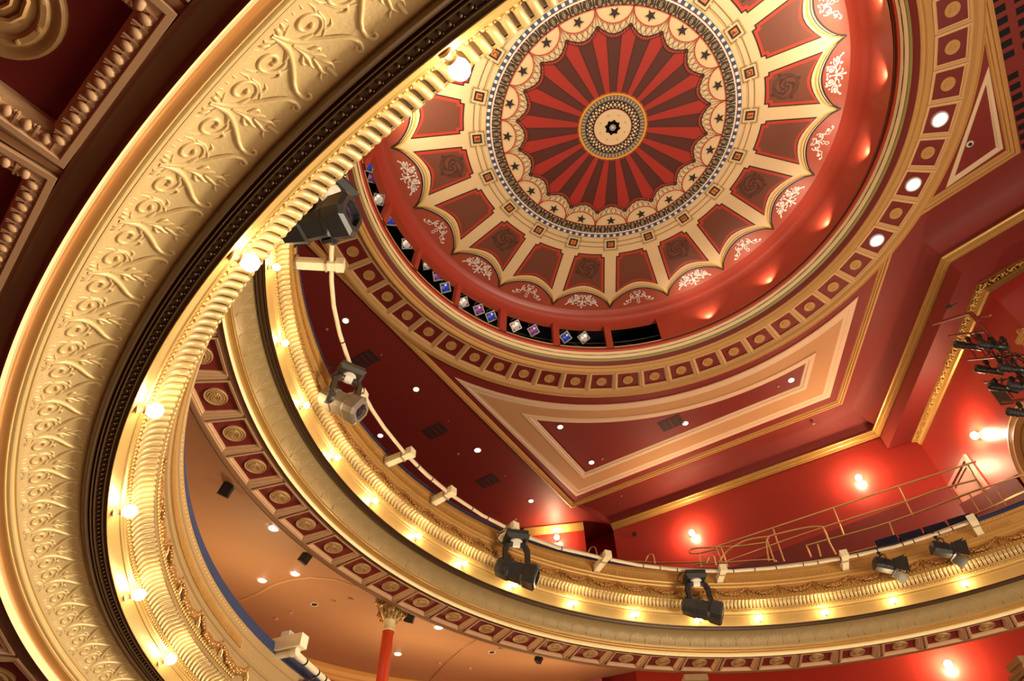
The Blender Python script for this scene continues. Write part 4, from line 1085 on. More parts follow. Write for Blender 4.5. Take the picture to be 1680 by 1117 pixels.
# ---- downlights, detectors and vents
gg=G(); gg.lathe([(.001,-.004),(.068,-.004)],20); dl_g=gg.mesh('light_lens',DOWN)
gg=G(); gg.lathe([(.068,0),(.068,-.008),(.085,-.012),(.092,-.004),(.092,.0)],20); dl_r=gg.mesh('trim_ring',WHITEM,40)
gg=G(); gg.lathe([(.05,0),(.05,-.015),(.04,-.03),(.02,-.034),(.001,-.034)],16); det_me=gg.mesh('detector_body',mat('detector_grey',(.42,.25,.22),.5),40)
gg=G(); gg.lathe([(.06,0),(.06,-.008),(.048,-.010),(.046,.004)],16); hole_r=gg.mesh('hole_rim',WHITEM,40)
gg=G(); gg.lathe([(.047,-.003),(.001,-.003)],16); hole_c=gg.mesh('hole_cover',BLACK)
def fixture(kind, loc, label, group, s=1.0, nrm=None):
    t=empty({'down':'downlight','det':'smoke_detector','hole':'ceiling_socket'}[kind], loc); t.scale=(s,s,s)
    tag(t,label,{'down':'downlight','det':'detector','hole':'speaker'}[kind],group)
    if kind=='down': put('light_lens',dl_g,t); put('trim_ring',dl_r,t)
    elif kind=='det': put('detector_body',det_me,t)
    else: put('socket_rim',hole_r,t); put('socket_cover',hole_c,t)
    return t
UD=[(567,526,'bright downlight in the dark red ceiling, topmost one left of the coffer ring'),(682.6,638.5,'small downlight in the dark red ceiling below the topmost one'),(783.5,738.3,'brightest downlight in the dark red ceiling, middle of the long diagonal gold moulding'),(871,821.6,'lowest downlight in the dark red ceiling above the upper balcony'),(624,714.5,'small downlight just inside the white lighting pipe'),
    (919,700.3,'warm downlight inside the tan triangle at its left end'),(970.4,758.4,'warm downlight inside the tan triangle near its lower corner'),(1124.3,694.3,'warm downlight in the middle of the tan triangle beside the vent'),(1298,623.5,'warm downlight inside the tan triangle at its right tip')]
for i,(x,y,l) in enumerate(UD): fixture('down', on_z(x,y,H-.002), l, 'downlights in the upper ceiling', 1.15 if i in(2,) else .95)
DT=[(536,540,'round detector left of the topmost downlight beyond the lighting pipe'),(625.5,582,'tiny round detector beside the upper dark vent'),(735.6,690,'tiny round detector right of the middle dark vent'),(751.5,744.3,'round detector left of the brightest ceiling downlight'),(829,780.5,'tiny round detector right of the lowest dark vent'),(845.5,851.8,'flat detector above the moving lamp on the upper balcony'),(988,752.5,'round detector beside the lower warm downlight in the tan triangle'),(1276.5,633.5,'round white detector near the right tip of the tan triangle'),(1334.6,694.5,'round white detector on the red cove right of the triangle'),(1019.5,813.5,'tiny detector on the red cove above the side wall cornice')]
for x,y,l in DT: fixture('det', on_z(x,y,H-.002 if y<800 and x<1300 else H-.12), l, 'ceiling detectors', .8 if 'tiny' not in l else .45)
for x,y,l in [(430.5,951.5,'brightest downlight under the upper balcony, beside the blue rail'),(449,866,'half-hidden downlight at the coffer edge left of the small black speaker'),(484.5,940.5,'oval downlight between the bright one and the black speaker'),(652.7,1072.3,'downlight right of the red column'),(719.5,1028.5,'downlight under the coffer edge right of the column capital'),(645,995,'downlight at the coffer edge above the column capital')]:
    fixture('down', under_pt(x,y,.02), l, 'downlights under the upper balcony', 1.0)
for x,y,l in [(453.5,1014.7,'round detector under the upper balcony above the bracket box'),(478.5,1004.5,'round detector right of the lowest one above the bracket box'),(547,986,'round detector midway between speaker and column'),(575,982,'flat detector left of the column capital'),(722,1087,'round detector low under the upper balcony right of the column'),(772,1096,'flat detector rightmost and lowest on the tan ceiling'),(820,1063,'small detector tucked against the coffer edge')]:
    fixture('det', under_pt(x,y,.02), l, 'detectors under the upper balcony', .9)
for x,y,l in [(516,991,'black round ceiling socket left of the column'),(807,1069.5,'black round ceiling socket right of the column')]:
    fixture('hole', under_pt(x,y,.02), l, 'black ceiling sockets', 1.2)
def vent(px,py,label,w=.42,h=.62):
    c=on_z(px,py,H-.003); t=empty('air_vent',c); t.rotation_euler=(0,0,AXA+pi/2); tag(t,label,'vent','dark ceiling vents')
    g=G(); g.box((0,0,0),(w,h,.006)); g.obj('vent_plate',mat('vent_brown',(.055,.022,.018),.7),t)
    g=G()
    g.box((0,0,-.006),(w*.8,.02,.008)); g.box((0,h*.25,-.006),(w*.8,.012,.008)); g.box((0,-h*.25,-.006),(w*.8,.012,.008)); g.obj('vent_bar',REDC,t)
for x,y,l in [(599,590,'dark ceiling vent nearest the coffer ring, left of the downlights'),(714,707,'dark ceiling vent in the middle of the red ceiling'),(801,789,'dark ceiling vent lowest in the red ceiling'),(1101,694,'dark ceiling vent inside the tan triangle')]: vent(x,y,l)
# slotted grille towards the stage (two rows of black openings)
tg=empty('slot_grille',on_z(1650,120,H)); tag(tg,'two rows of black ceiling slots beside the gold moulding at the right edge','grille')
dv=(on_z(1652,98,H)-on_z(1634,8,H)); n_=8; ew=Vector((cos(AXA),sin(AXA),0)); ev=dv.normalized()
for r_,(sx,sy) in enumerate(((1638,2),(1674,2))):
    b0=on_z(sx,sy,H-.003)-ev*1.2
    for i in range(20 if r_==0 else 18):
        if r_==0 and i==11: pass
        c=b0+ev*(i*.225)
        if r_==0 and (on_z(1652.5,110,H)-b0).dot(ev)<(c-b0).dot(ev)<(on_z(1655,122,H)-b0).dot(ev): continue
        g=G(); g.box((0,0,0),(.17,.125,.006)); M=framem(c,ew,ev,Vector((0,0,1)))
        o=g.obj('slot',VOID,None); o.parent=tg; o.matrix_local=Matrix.Translation(-tg.location)@M

# ---- wall sconces (glowing cups on the walls)
nS=Vector((sin(rad(31)),cos(rad(31)),0)); DS=1.3208*H
def sconce(P, n, label, power=60, s=1.0):
    n=Vector(n).normalized(); t=empty('wall_light',P); t.rotation_euler=(-n).to_track_quat('Z','Y').to_euler(); tag(t,label,'wall light','wall lights with bare glowing glass')
    g=G(); g.lathe([(.0,.0),(.05,.0),(.055,.012),(.02,.02),(.015,.06)],14); g.obj('back_plate',BRASS,t,40)
    g=G(); g.ball((0,0,.09),.078*s,n=14,m=10,sc=(1,1.1,1)); g.obj('glass_shade',SCON,t,80)
    light('POINT', P-n*.17, power*1.2, (1,.72,.42), .08)
sconce(on_plane(1137,877,nS,DS),nS,'glowing wall light on the red side wall above the curled brass handrail',170)
sconce(on_plane(1410,787,nS,DS),nS,'glowing wall light on the red side wall over the long brass rail',170)
pL=(Vector((.202,1.448))-Vector((.05,1.471))); nL=Vector((-pL.y,pL.x,0)).normalized()
DL=(nL.x*.202+nL.y*1.448)*H
sconce(on_plane(914,884,nL,DL-.02),nL,'glowing wall light on the rear red wall behind the moving lamp',130)
s0=Vector(SIDE1); s1=Vector(q1); dsp=(s1-s0).normalized(); nSp=Vector((-dsp.y,dsp.x,0)); nSp = nSp if nSp.dot(Vector((s0.x,s0.y,0)))>0 else -nSp
DSp=(nSp.x*s0.x+nSp.y*s0.y)*H
sconce(on_plane(1606,714,nSp,DSp),nSp,'glowing wall light on the angled wall above the white door frame',200)
light('SPOT', on_plane(1612,714,nSp,DSp-.25), 25, (1,.85,.7), .03, on_plane(1660,712,nSp,DSp), 40, .7)  # added spot for the streak of light right of the wall light
sconce(on_plane(1557,1093,nS,DS),nS,'glowing wall light under the upper balcony at the bottom right',170)
for px,py,zz in ((560,1100,.48),(740,1117,.46)):
    pass
# hidden-lit rear wall under the upper balcony (wall lights below the frame)
for t in (45,22,0,-22,-40): light('POINT', PB.p(rad(t),5.2 if t>0 else 4.0,ZB-1.2), 125 if t>0 else 210, (1,.62,.27), .3)

# ---- dado step and door frame on the angled wall
g=G(); a=Vector(SIDE0); b=Vector(SIDE1); d=(b-a); 
vs=[]; zt0,zt1=.745*H,.775*H
for s,zt in ((.30,zt0),(1.0,zt1)):
    p=(a+d*s)*H
    for off,z in ((-.12,zt-2.2),(-.12,zt),(0.0,zt+.02)): vs.append((p.x+nS.x*off,p.y+nS.y*off,Z0+z))
g.add(vs,[(0,3,4,1),(1,4,5,2)]); o=g.obj('dado',mat('dado_red',(.20,.012,.010),.5),WR)
g=G(); vs=[]
for s,zt in ((0,8.86),(.45,8.05)):
    p=(s0+(s1-s0)*s)*H
    for off,z in ((-.09,zt-2.2),(-.09,zt),(0.0,zt+.02)): vs.append((p.x+nSp.x*off,p.y+nSp.y*off,Z0+z))
g.add(vs,[(0,3,4,1),(1,4,5,2)]); o=g.obj('dado',MATS['dado_red'],WS)
dtop=[on_plane(1556,796,nSp,DSp),on_plane(1585,745,nSp,DSp)]
zt=dtop[1].z-Z0
T0=Vector((dtop[0].x,dtop[0].y,0)); T1=Vector((dtop[1].x,dtop[1].y,0))
DR=empty('door_1',Vector((T0.x,T0.y,Z0+zt-2.0))); tag(DR,'pale door frame in the angled red wall behind the brass rail',kind='structure')
def dpt(u,z,off): p=T0+(T1-T0)*u; return Vector((p.x-nSp.x*off,p.y-nSp.y*off,Z0+z))
for (w0,w1,dp,m_,nm) in ((0,.09,.06,mat('pink_gloss',(.62,.22,.17),.35),'door_frame'),(.09,.14,.03,DARKR,'door_stop'),(.14,.19,.045,MATS['pink_gloss'],'door_frame')):
    L=(T1-T0).length; g=G()
    def fr4(w): return [(w/L,zt-2.2),(w/L,zt-w),(1-w/L,zt-w),(1-w/L,zt-2.2)]
    A_=fr4(w0); B_=fr4(w1)
    vs=[dpt(u,z,dp) for u,z in A_]+[dpt(u,z,dp) for u,z in B_]+[dpt(u,z,0) for u,z in A_]+[dpt(u,z,0) for u,z in B_]
    g.add(vs,[(i,i+1,5+i,4+i) for i in range(3)]+[(8+i,9+i,1+i,i) for i in range(3)]+[(4+i,5+i,13+i,12+i) for i in range(3)])
    o=g.obj(nm,m_,None); o.parent=DR; o.matrix_parent_inverse=Matrix.Translation(-DR.location)
g=G(); L=(T1-T0).length; g.add([dpt(.19/L,zt-2.2,.02),dpt(.19/L,zt-.19,.02),dpt(1-.19/L,zt-.19,.02),dpt(1-.19/L,zt-2.2,.02)],[(0,1,2,3)])
o=g.obj('door_leaf',mat('door_pink',(.70,.36,.28),.45),None); o.parent=DR; o.matrix_parent_inverse=Matrix.Translation(-DR.location)

# ---- gilt arch of the stage box, right edge
def P2(px,py): 
    v=on_plane(px,py,nSp,DSp); return v
def wall_uv(v): d=Vector((v.x,v.y))-s0*H; return d.dot(dsp), v.z
def uv_wall(u,z,off): p=s0*H+dsp*u; return Vector((p.x-nSp.x*off,p.y-nSp.y*off,z))
aa=[wall_uv(P2(x,y)) for x,y in ((1660.5,690),(1657.3,712),(1662,744.5),(1673,772),(1680,785))]
# circle through three points
(x1,y1),(x2,y2),(x3,y3)=aa[0],aa[2],aa[4]
dd=2*(x1*(y2-y3)+x2*(y3-y1)+x3*(y1-y2)); ux=((x1*x1+y1*y1)*(y2-y3)+(x2*x2+y2*y2)*(y3-y1)+(x3*x3+y3*y3)*(y1-y2))/dd; uy=((x1*x1+y1*y1)*(x3-x2)+(x2*x2+y2*y2)*(x1-x3)+(x3*x3+y3*y3)*(x2-x1))/dd
Ra=hypot(x1-ux,y1-uy)
AR=empty('box_arch',uv_wall(ux,uy,0)); tag(AR,'round gilt arch surround on the angled wall at the right edge','arch')
def put_ar(g,nm,m_,sm=30): o=g.obj(nm,m_,None,sm); o.parent=AR; o.matrix_parent_inverse=Matrix.Translation(-AR.location); return o
w_=min(.35,Ra*.3); g=G(); n=48; pr=[(0,0),(0,.06),(w_*.25,.10),(w_*.5,.08),(w_*.7,.09),(w_*.9,.05),(w_,.03),(w_,0)]
vs=[uv_wall(ux+(Ra-r)*cos(2*pi*i/n),uy+(Ra-r)*sin(2*pi*i/n),o_1) for i in range(n) for r,o_1 in pr]; k=len(pr)
g.add(vs,[(i*k+j,((i+1)%n)*k+j,((i+1)%n)*k+j+1,i*k+j+1) for i in range(n) for j in range(k-1)]); put_ar(g,'arch_moulding',GOLDC)
g=G(); g.add([uv_wall(ux+(Ra-w_)*cos(2*pi*i/n),uy+(Ra-w_)*sin(2*pi*i/n),.012) for i in range(n)],[tuple(range(n))]); put_ar(g,'arch_panel',mat('arch_tan',(.40,.25,.08),.5),None)
# gilt bracket above, at the right edge
c=P2(1693,556); t=empty('gilt_bracket',c); tag(t,'small gilt moulded bracket above the lamp clusters at the right edge','bracket')
g=G(); R3=framem(Vector((0,0,0)),Vector((dsp.x,dsp.y,0)),Vector((-nSp.x,-nSp.y,0)),Vector((0,0,1))).to_3x3()
for i,(w1_,h1,z1) in enumerate(((.34,.07,.10),(.30,.04,.05),(.25,.06,.0),(.18,.05,-.05),(.10,.05,-.10))): g.box(R3@Vector((0,w1_*.25,z1)),(w1_,w1_*.5,h1),M=R3)
g.obj('bracket_body',GOLDC,t); g=G(); g.ball(R3@Vector((0,.08,.24)),.05,n=10,m=8); g.lathe([(.04,.14),(.02,.17),(.04,.19)],12,M=Matrix.Translation(R3@Vector((0,.08,0)))); g.obj('bracket_finial',GOLDC,t,60)

# ---- speakers under the upper balcony
def speaker(px,py,label,s=.16,yaw=.5):
    c=under_pt(px,py,.16); t=empty('speaker',c); t.rotation_euler=(.5,.2,yaw); tag(t,label,'speaker','small black speakers under the balcony')
    g=G(); h=s/2
    g.add([(-h*.8,-h,-h),(h*.8,-h,-h),(h,h*.6,-h),(-h,h*.6,-h),(-h*.8,-h,h),(h*.8,-h,h),(h,h*.6,h),(-h,h*.6,h)],[(0,3,2,1),(4,5,6,7),(0,1,5,4),(1,2,6,5),(2,3,7,6),(3,0,4,7)]); g.obj('speaker_body',BLACK,t)
    g=G(); g.box((0,-h-.006,0),(s*.62,.012,s*.86)); g.obj('speaker_grille',BLKM,t)
    g=G(); g.tube([(0,h*.5,0),(0,h*1.1,.04),(.0,h*1.1,.11)],.012,6); g.obj('speaker_bracket',BLKM,t,60)
speaker(370,804,'small black speaker under the upper balcony near the blue rail'); speaker(500,916,'small black speaker under the upper balcony at the end of the arched rib',.14,.9)
speaker(672,1012,'small black speaker beside the column capital',.17,.2); speaker(883,1081,'small black speaker under the coffers right of the column',.13,1.2)

# ---- red column and distant capitals
def capital(t,z,r,sc=1.0,par=None):
    g=G(); g.lathe([(r*1.05,z),(r*1.12,z+.01),(r*1.12,z+.03),(r*1.06,z+.04),(r*1.02,z+.07),(r*1.08,z+.16),(r*1.18,z+.17)],20); g.obj('capital_neck',mat('capital_cream',(.80,.66,.30),.5),t,40)
    g=G(); g.lathe([(r*1.1,z+.16),(r*1.25,z+.20),(r*1.5,z+.27),(r*2.2,z+.36)],16)
    for k_ in range(8):
        a=k_*pi/4; d=Vector((cos(a),sin(a),0))
        g.tube([d*r*1.1+Vector((0,0,z+.17)),d*r*1.6+Vector((0,0,z+.24)),d*r*2.2+Vector((0,0,z+.31)),d*r*2.35+Vector((0,0,z+.25))],.02,6,rs=[.03,.028,.022,.012])
        a+=pi/8; d=Vector((cos(a),sin(a),0)); g.ball(d*r*1.75+Vector((0,0,z+.22)),.034,n=6,m=4)
    for k_ in range(4):
        a=pi/4+k_*pi/2; d=Vector((cos(a),sin(a),0)); g.lathe([(.02,-.03),(.05,-.02),(.05,.02),(.02,.03)],10,M=Matrix.Translation(d*r*2.9+Vector((0,0,z+.36)))@Matrix.Rotation(a,4,'Z')@Matrix.Rotation(pi/2,4,'X'))
    g.obj('capital_leaves',mat('capital_gold',(.46,.30,.10),.4,.3,noise=.2,nscale=20),t,40)
    g=G()
    for w1_,z1,h1 in ((r*4.8,z+.41,.05),(r*5.6,z+.46,.05),(r*4.0,z+.52,.08),(r*4.6,z+.60,.10)): g.box((0,0,z1),(w1_,w1_,h1))
    g.obj('capital_abacus',mat('capital_stone',(.34,.22,.10),.5,noise=.15,nscale=12),t)
capz=on_z(637,1037,.395*H)
t=empty('column',Vector((capz.x,capz.y,Z0+ZA+.3))); tag(t,'glossy red column with gilt leaf capital under the upper balcony','column')
zc=capz.z-(Z0+ZA+.3); rc_=.085
g=G(); g.lathe([(rc_*1.6,0),(rc_*1.6,.08),(rc_*1.2,.12),(rc_,.18),(rc_*.98,zc)],28); g.obj('shaft',mat('column_red',(.58,.060,.018),.16,noise=.04),t,40)
capital(t,zc,rc_)
for (px,py,l) in ((1146,1150,'gilt leaf capital just visible below the coffers at the bottom edge'),(1700,1120,'gilt capital corner just visible at the bottom right corner')):
    c=on_z(px,py,.375*H); t=empty('column',Vector((c.x,c.y,Z0+ZA+.3))); tag(t,l,'column'); z_=c.z-(Z0+ZA+.3)-.30
    g=G(); g.lathe([(rc_*1.6,0),(rc_*1.2,.1),(rc_,.18),(rc_*.98,z_)],20); g.obj('shaft',MATS['column_red'],t,40); capital(t,z_,rc_)

# ---- white lighting pipe in front of the upper balcony
ppx=[(565,283),(553,310),(547,345),(542.5,422.6),(543.5,460),(546,500),(555.4,545.1),(572.9,596.5),(592,640),(611.7,675.1),(624.2,693.9),(664,746.3),(700.3,780.1),(735.4,810.2),(790,846),(850,878),(912.5,900),(987.7,915),(1050.4,928.8),(1105.5,935.1),(1150,937.5),(1200,937.6),(1262.6,932.6),(1337.8,925.1),(1400.5,912.5),(1470,897.6),(1530,879),(1589,857.5)]
ZP=.512*H
raw=[on_z(x,y,ZP) for x,y in ppx]
PP=[]
for i,v in enumerate(raw):   # light smoothing
    PP.append(v if i in(0,len(raw)-1) else raw[i-1]*.2+v*.6+raw[i+1]*.2)
PT=empty('lighting_pipe',PP[14]); tag(PT,'long curved cream lighting pipe running in front of the upper balcony rail','pipe')
g=G(); g.tube(PP,.026,12); o=g.obj('pipe',PIPE,None,60); o.parent=PT; o.matrix_parent_inverse=Matrix.Translation(-PT.location)
g=G()
L_=0
for i in range(len(PP)-1):
    seg_=(PP[i+1]-PP[i]); n=max(1,int(seg_.length/.28))
    for j in range(n):
        if random.random()<.75:
            c=PP[i]+seg_*((j+random.random()*.5)/n); d=seg_.normalized(); g.tube([c-d*.008,c+d*.008],.031,10)
o=g.obj('cable_tie',BLACK,None,40); tag(o,kind='stuff'); o.parent=PT; o.matrix_parent_inverse=Matrix.Translation(-PT.location)
g=G()
cp=[p+Vector((0,0,.031)) + Vector((0,0,.01*sin(i*1.7))) for i,p in enumerate(PP)]; g.tube(cp,.012,6); o=g.obj('cable',BLKM if 0 else mat('cable_cream',(.45,.32,.18),.6),None,60); o.parent=PT; o.matrix_parent_inverse=Matrix.Translation(-PT.location)
# brackets
def bracket(px,py,label,ztie=.78,w=.10,h=.13,over=.12):
    c=on_z(px,py,ZP); v=c-PB.C; th=atan2(v.dot(E2),v.dot(E1)); F=PB.frame(th,-.09,ZB+ztie); N=Vector(F.col[0][:3]); T=Vector(F.col[1][:3])
    e=c-N*over; e.z=c.z; s=F.translation+N*.08; d=(e-s); L=d.length; M=framem(s,d.normalized(),T,d.normalized().cross(T)); t=empty('pipe_bracket',s); tag(t,label,'bracket','cream timber arms holding the lighting pipe'); t.rotation_euler=M.to_euler()
    g=G(); g.box((L/2,0,.03),(L,w,.05)); g.box((L/2,0,-.045),(L,w*.7,.05)); g.obj('arm',mat('arm_cream',(.80,.70,.46),.5,noise=.08),t)
    for x in (.10,L*.72): g=G(); g.box((x,0,-.005),(.02,w*1.15,.15)); g.obj('clamp',mat('clamp_steel',(.55,.47,.35),.3,.7),t)
    for x in (.10,L*.72):
        g=G(); g.lathe([(.018,-.08),(.018,-.105),(.008,-.105),(.008,-.13)],6,M=Matrix.Translation((x,w*.3,0)),cap=True)
        g.obj('bolt',mat('bolt_dark',(.10,.08,.06),.4,.5),t)
    g=G(); g.box((L-.02,0,-.0),(.09,w*1.2,.12)); g.obj('end_plate',WHITEM if 0 else MATS['arm_cream'],t)
for x,y,l in [(543,433,'cream timber arm at the top end of the lighting pipe'),(584,650,'cream timber arm behind the grey moving lamp'),(664,746,'cream timber arm right of and below the grey moving lamp'),(733,810,'cream timber arm second below the grey moving lamp'),(838,868,'cream timber arm just left of the left black moving lamp'),(992,915,'cream timber arm between the two black moving lamps'),(1184,937.6,'cream timber arm just right of the right black moving lamp'),(1385,914,'cream timber arm between the moving lamps and the barn-door spots'),(1597,856,'cream timber arm at the right end of the lighting pipe')]:
    bracket(x,y,l)

# ---- moving-head lamps
def moving_head(hang, label, sc, yawv, tilt, body, dark, headdir):
    """hang: point on the pipe; yoke hangs down, head swung along headdir"""
    t=empty('moving_head_lamp',hang); t.scale=(sc,sc,sc); tag(t,label,'stage lamp','moving-head lamps on the balcony pipe'); t.rotation_euler=(0,0,yawv)
    YZ=1.42
    g=G(); g.box((0,0,-.085),(.30,.26,.075)); 
    g.add([(-.17,-.15,-.12),(.17,-.15,-.12),(.17,.15,-.12),(-.17,.15,-.12),(-.13,-.11,-.165),(.13,-.11,-.165),(.13,.11,-.165),(-.13,.11,-.165)],[(0,4,5,1),(1,5,6,2),(2,6,7,3),(3,7,4,0),(4,7,6,5)])
    g.obj('base',dark,t)
    g=G(); 
    for x in (-.11,.11): g.tube([(x,0,-.05),(x,0,.0),(x,.03,.03),(x,.04,.0),(x,.03,-.03)],.012,6)
    g.obj('hook_clamp',dark,t,60)
    g=G(); g.lathe([(.09,-.165),(.09,-.19),(.06,-.20)],16,cap=True)
    g.tube([(-.05,0,-.20),(.05,0,-.20)],.05,10)
    g.obj('pan_drive',body if 0 else WHITEM,t,60)
    g=G()
    for s in(-1,1):
        g.tube([(0,0,-.20),(s*.09,0,-.205),(s*.135,0,-.24),(s*.150,0,-.30)],.045,10,rs=[.04,.045,.046,.044]); g.box((s*.155,0,-.43),(.055,.10,.30)); g.box((s*.183,0,-.40),(.012,.05,.18)); g.lathe([(.001,-.045),(.075,-.045),(.082,-.03),(.082,.03),(.075,.045),(.001,.045)],16,M=Matrix.Translation((s*.155,0,-.60))@Matrix.Rotation(pi/2,4,'Y'))
    o=g.obj('yoke',dark,t,60)
    hd=empty('head',(0,0,-.62),t); hd.rotation_euler=Vector(headdir).to_track_quat('Z','X').to_euler()
    # head as part meshes (sub-parts of the thing)
    def hput(g,nm,m_,sm=None):
        o=g.obj(nm,m_,t,sm); o.matrix_local=Matrix.Translation((0,0,-.62))@hd.rotation_euler.to_matrix().to_4x4(); return o
    g=G()
    def octa(w,h,z,ch): return [(-w+ch,-h,z),(w-ch,-h,z),(w,-h+ch,z),(w,h-ch,z),(w-ch,h,z),(-w+ch,h,z),(-w,h-ch,z),(-w,-h+ch,z)]
    rings=[octa(.06,.06,-.30,.03),octa(.11,.11,-.27,.05),octa(.125,.125,-.10,.05),octa(.115,.115,-.08,.05),octa(.115,.115,.08,.05),octa(.135,.135,.12,.05),octa(.145,.145,.26,.05),octa(.12,.12,.285,.05),octa(.085,.085,.288,.035),octa(.08,.08,.24,.035)]
    vs=[v for r in rings for v in r]; fs=[(i*8+j,i*8+(j+1)%8,(i+1)*8+(j+1)%8,(i+1)*8+j) for i in range(len(rings)-1) for j in range(8)]+[tuple(range(7,-1,-1))]
    g.add(vs,fs); hput(g,'head_shell',body)
    g=G(); g.lathe([(.082,.245),(.06,.262),(.001,.268)],20); hput(g,'lens',GLASS,60)
    g=G()
    for k_ in range(5): g.box((0,-.128,-.24+k_*.03),(.14,.012,.012)); g.box((.128,0,-.24+k_*.03),(.012,.14,.012))
    hput(g,'cooling_fin',dark)
    g=G(); g.box((0,-.135,.03),(.16,.03,.08)); g.box((.0,-.135,.19),(.12,.02,.06)); hput(g,'access_cover',body)
    bpy.data.objects.remove(hd)
    g=G(); g.tube([(-.12,.02,.02),(-.22,.05,-.03),(-.26,.04,-.12),(-.2,.02,-.2),(-.15,0,-.16)],.008,6); g.obj('safety_cable',BLKM,t,60)
    return t
def heads(px0,py0,px1,py1,zp):   # direction in world from two pixels at equal depth
    a=ray(px0,py0).normalized(); b=ray(px1,py1).normalized(); return (b-a)
camR=Vector(MW.col[0]); camU=Vector(MW.col[1]); camF=-Vector(MW.col[2])
def cdir(r,u,f): return (camR*r+camU*u+camF*f).normalized()
def mh(px,py,label,sc,yaw,body,dark,cd):
    h=on_z(px,py,ZP); d=cdir(*cd); d=Matrix.Rotation(-yaw,3,'Z')@d
    return moving_head(h,label,sc,yaw,0,body,dark,d)
mh(576,604,'dusty grey moving-head lamp hanging from the curved pipe left of centre',1.0,.55,GREYM,GREYD,(.8,-.28,-.35))
mh(846,872,'black moving-head lamp, left one of the two on the upper balcony pipe',1.15,.25,BLKM,BLACK,(.85,-.15,-.3))
mh(1137,937,'black moving-head lamp, right one of the two on the upper balcony pipe',1.12,.0,BLKM,BLACK,(.8,-.05,-.35))
mh(548,300,'large black moving-head lamp partly hidden behind the near balcony at the top',1.25,.9,BLKM,BLACK,(.75,.12,-.2))

# ---- barn-door spots
def barn(px,py,label):
    h=on_z(px,py,ZP); yaw=-.35; t=empty('barn_door_spotlight',h); t.rotation_euler=(0,0,yaw); tag(t,label,'spotlight','barn-door spotlights on the balcony pipe')
    g=G(); g.tube([(0,0,.05),(0,0,-.09)],.014,6); g.box((0,0,0),(.05,.05,.09)); g.obj('hook_clamp',BLACK,t)
    R=(Matrix.Rotation(-yaw,3,'Z')@cdir(.96,-.14,-.2)).to_track_quat('Z','X').to_matrix()
    c=Vector((0,0,-.27))
    side=(R@Vector((0,1,0))); side=Vector((side.x,side.y,0)).normalized()
    g=G(); g.tube([Vector((0,0,-.09)),Vector((0,0,-.10))+side*.08,Vector((0,0,-.15))+side*.13,c+side*.125],.010,6); g.tube([Vector((0,0,-.09)),Vector((0,0,-.10))-side*.08,Vector((0,0,-.15))-side*.13,c-side*.125],.010,6); g.obj('yoke',BLACK,t,60)
    M=Matrix.Translation(c)@R.to_4x4()
    g=G(); 
    def rr(w,h_,z,ch): return [(-w+ch,-h_,z),(w-ch,-h_,z),(w,-h_+ch,z),(w,h_-ch,z),(w-ch,h_,z),(-w+ch,h_,z),(-w,h_-ch,z),(-w,-h_+ch,z)]
    rings=[rr(.08,.08,-.17,.03),rr(.10,.10,-.16,.04),rr(.10,.10,.10,.04),rr(.115,.115,.11,.02),rr(.115,.115,.14,.02),rr(.09,.09,.14,.02)]
    g.add([v for r in rings for v in r],[(i*8+j,i*8+(j+1)%8,(i+1)*8+(j+1)%8,(i+1)*8+j) for i in range(5) for j in range(8)]+[tuple(range(7,-1,-1))]); o=g.obj('lamp_body',BLKM,t); o.matrix_local=M
    g=G()
    for k_ in range(6): g.box((0,.102,-.13+k_*.035),(.13,.012,.014)); g.box((.102,0,-.13+k_*.035),(.012,.13,.014))
    o=g.obj('cooling_fin',BLKM,t); o.matrix_local=M
    g=G(); g.lathe([(.088,.135),(.05,.15),(.001,.155)],20); o=g.obj('lens',GLASS,t,60); o.matrix_local=M
    for k_,(an,op,m_) in enumerate(((0,.5,BLACK),(90,.35,BLACK),(180,.5,BLACK),(270,.42,BLACK))):
        g=G(); Rz=Matrix.Rotation(rad(an),3,'Z')
        g.add([Rz@Vector(v) for v in((.115,-.10,.14),(.115,.10,.14),(.115+.17*sin(op),.14,.14+.17*cos(op)),(.115+.17*sin(op),-.14,.14+.17*cos(op)),(.118,-.10,.137),(.118,.10,.137),(.119+.17*sin(op),.14,.137+.17*cos(op)),(.119+.17*sin(op),-.14,.137+.17*cos(op)))],[(0,1,2,3),(4,7,6,5),(0,3,7,4),(1,5,6,2),(2,6,7,3)])
        o=g.obj('barn_door',m_ if k_!=3 else mat('barn_door_face',(.5,.45,.4),.4,.3),t); o.matrix_local=M
barn(1440,904,'barn-door spotlight, left one of the pair at the right of the upper balcony'); barn(1533,878,'barn-door spotlight, right one of the pair at the right of the upper balcony')

# ---- near bracket box with lantern on the lower balcony, bottom
def relA(px,py,z): return on_z(px,py,z)
ZQ=ZA+.80
s=relA(418,1084,ZQ); e=relA(483,1070,ZQ); 
t=empty('pipe_bracket',s); tag(t,'cream bracket box with cables and pink tape on the near lower balcony, bottom left','bracket')
def relp(g,nm,m_,sm=None): o=g.obj(nm,m_,None,sm); o.parent=t; o.matrix_parent_inverse=Matrix.Translation(-t.location); return o
g=G(); g.tube([s,e],.034,12); g.tube([e-(e-s).normalized()*.03,e+(e-s).normalized()*.04],.045,12); relp(g,'arm_pipe',PIPE,60)
d=(e-s); M3=framem(Vector((0,0,0)),d.normalized(),Vector((0,0,1)).cross(d.normalized()),Vector((0,0,1))).to_3x3()
g=G(); g.box((s+e)/2+Vector((0,0,.10))+d*.12,(d.length*1.15,.12,.13),M=M3); relp(g,'arm_box',MATS.get('arm_cream') or WHITEM)
g=G(); g.box(s+d*.75+Vector((0,0,.19)),(.10,.13,.05),M=M3); g.box(s+d*.15+Vector((0,0,.17)),(.07,.07,.05),M=M3); relp(g,'junction_box',WHITEM)
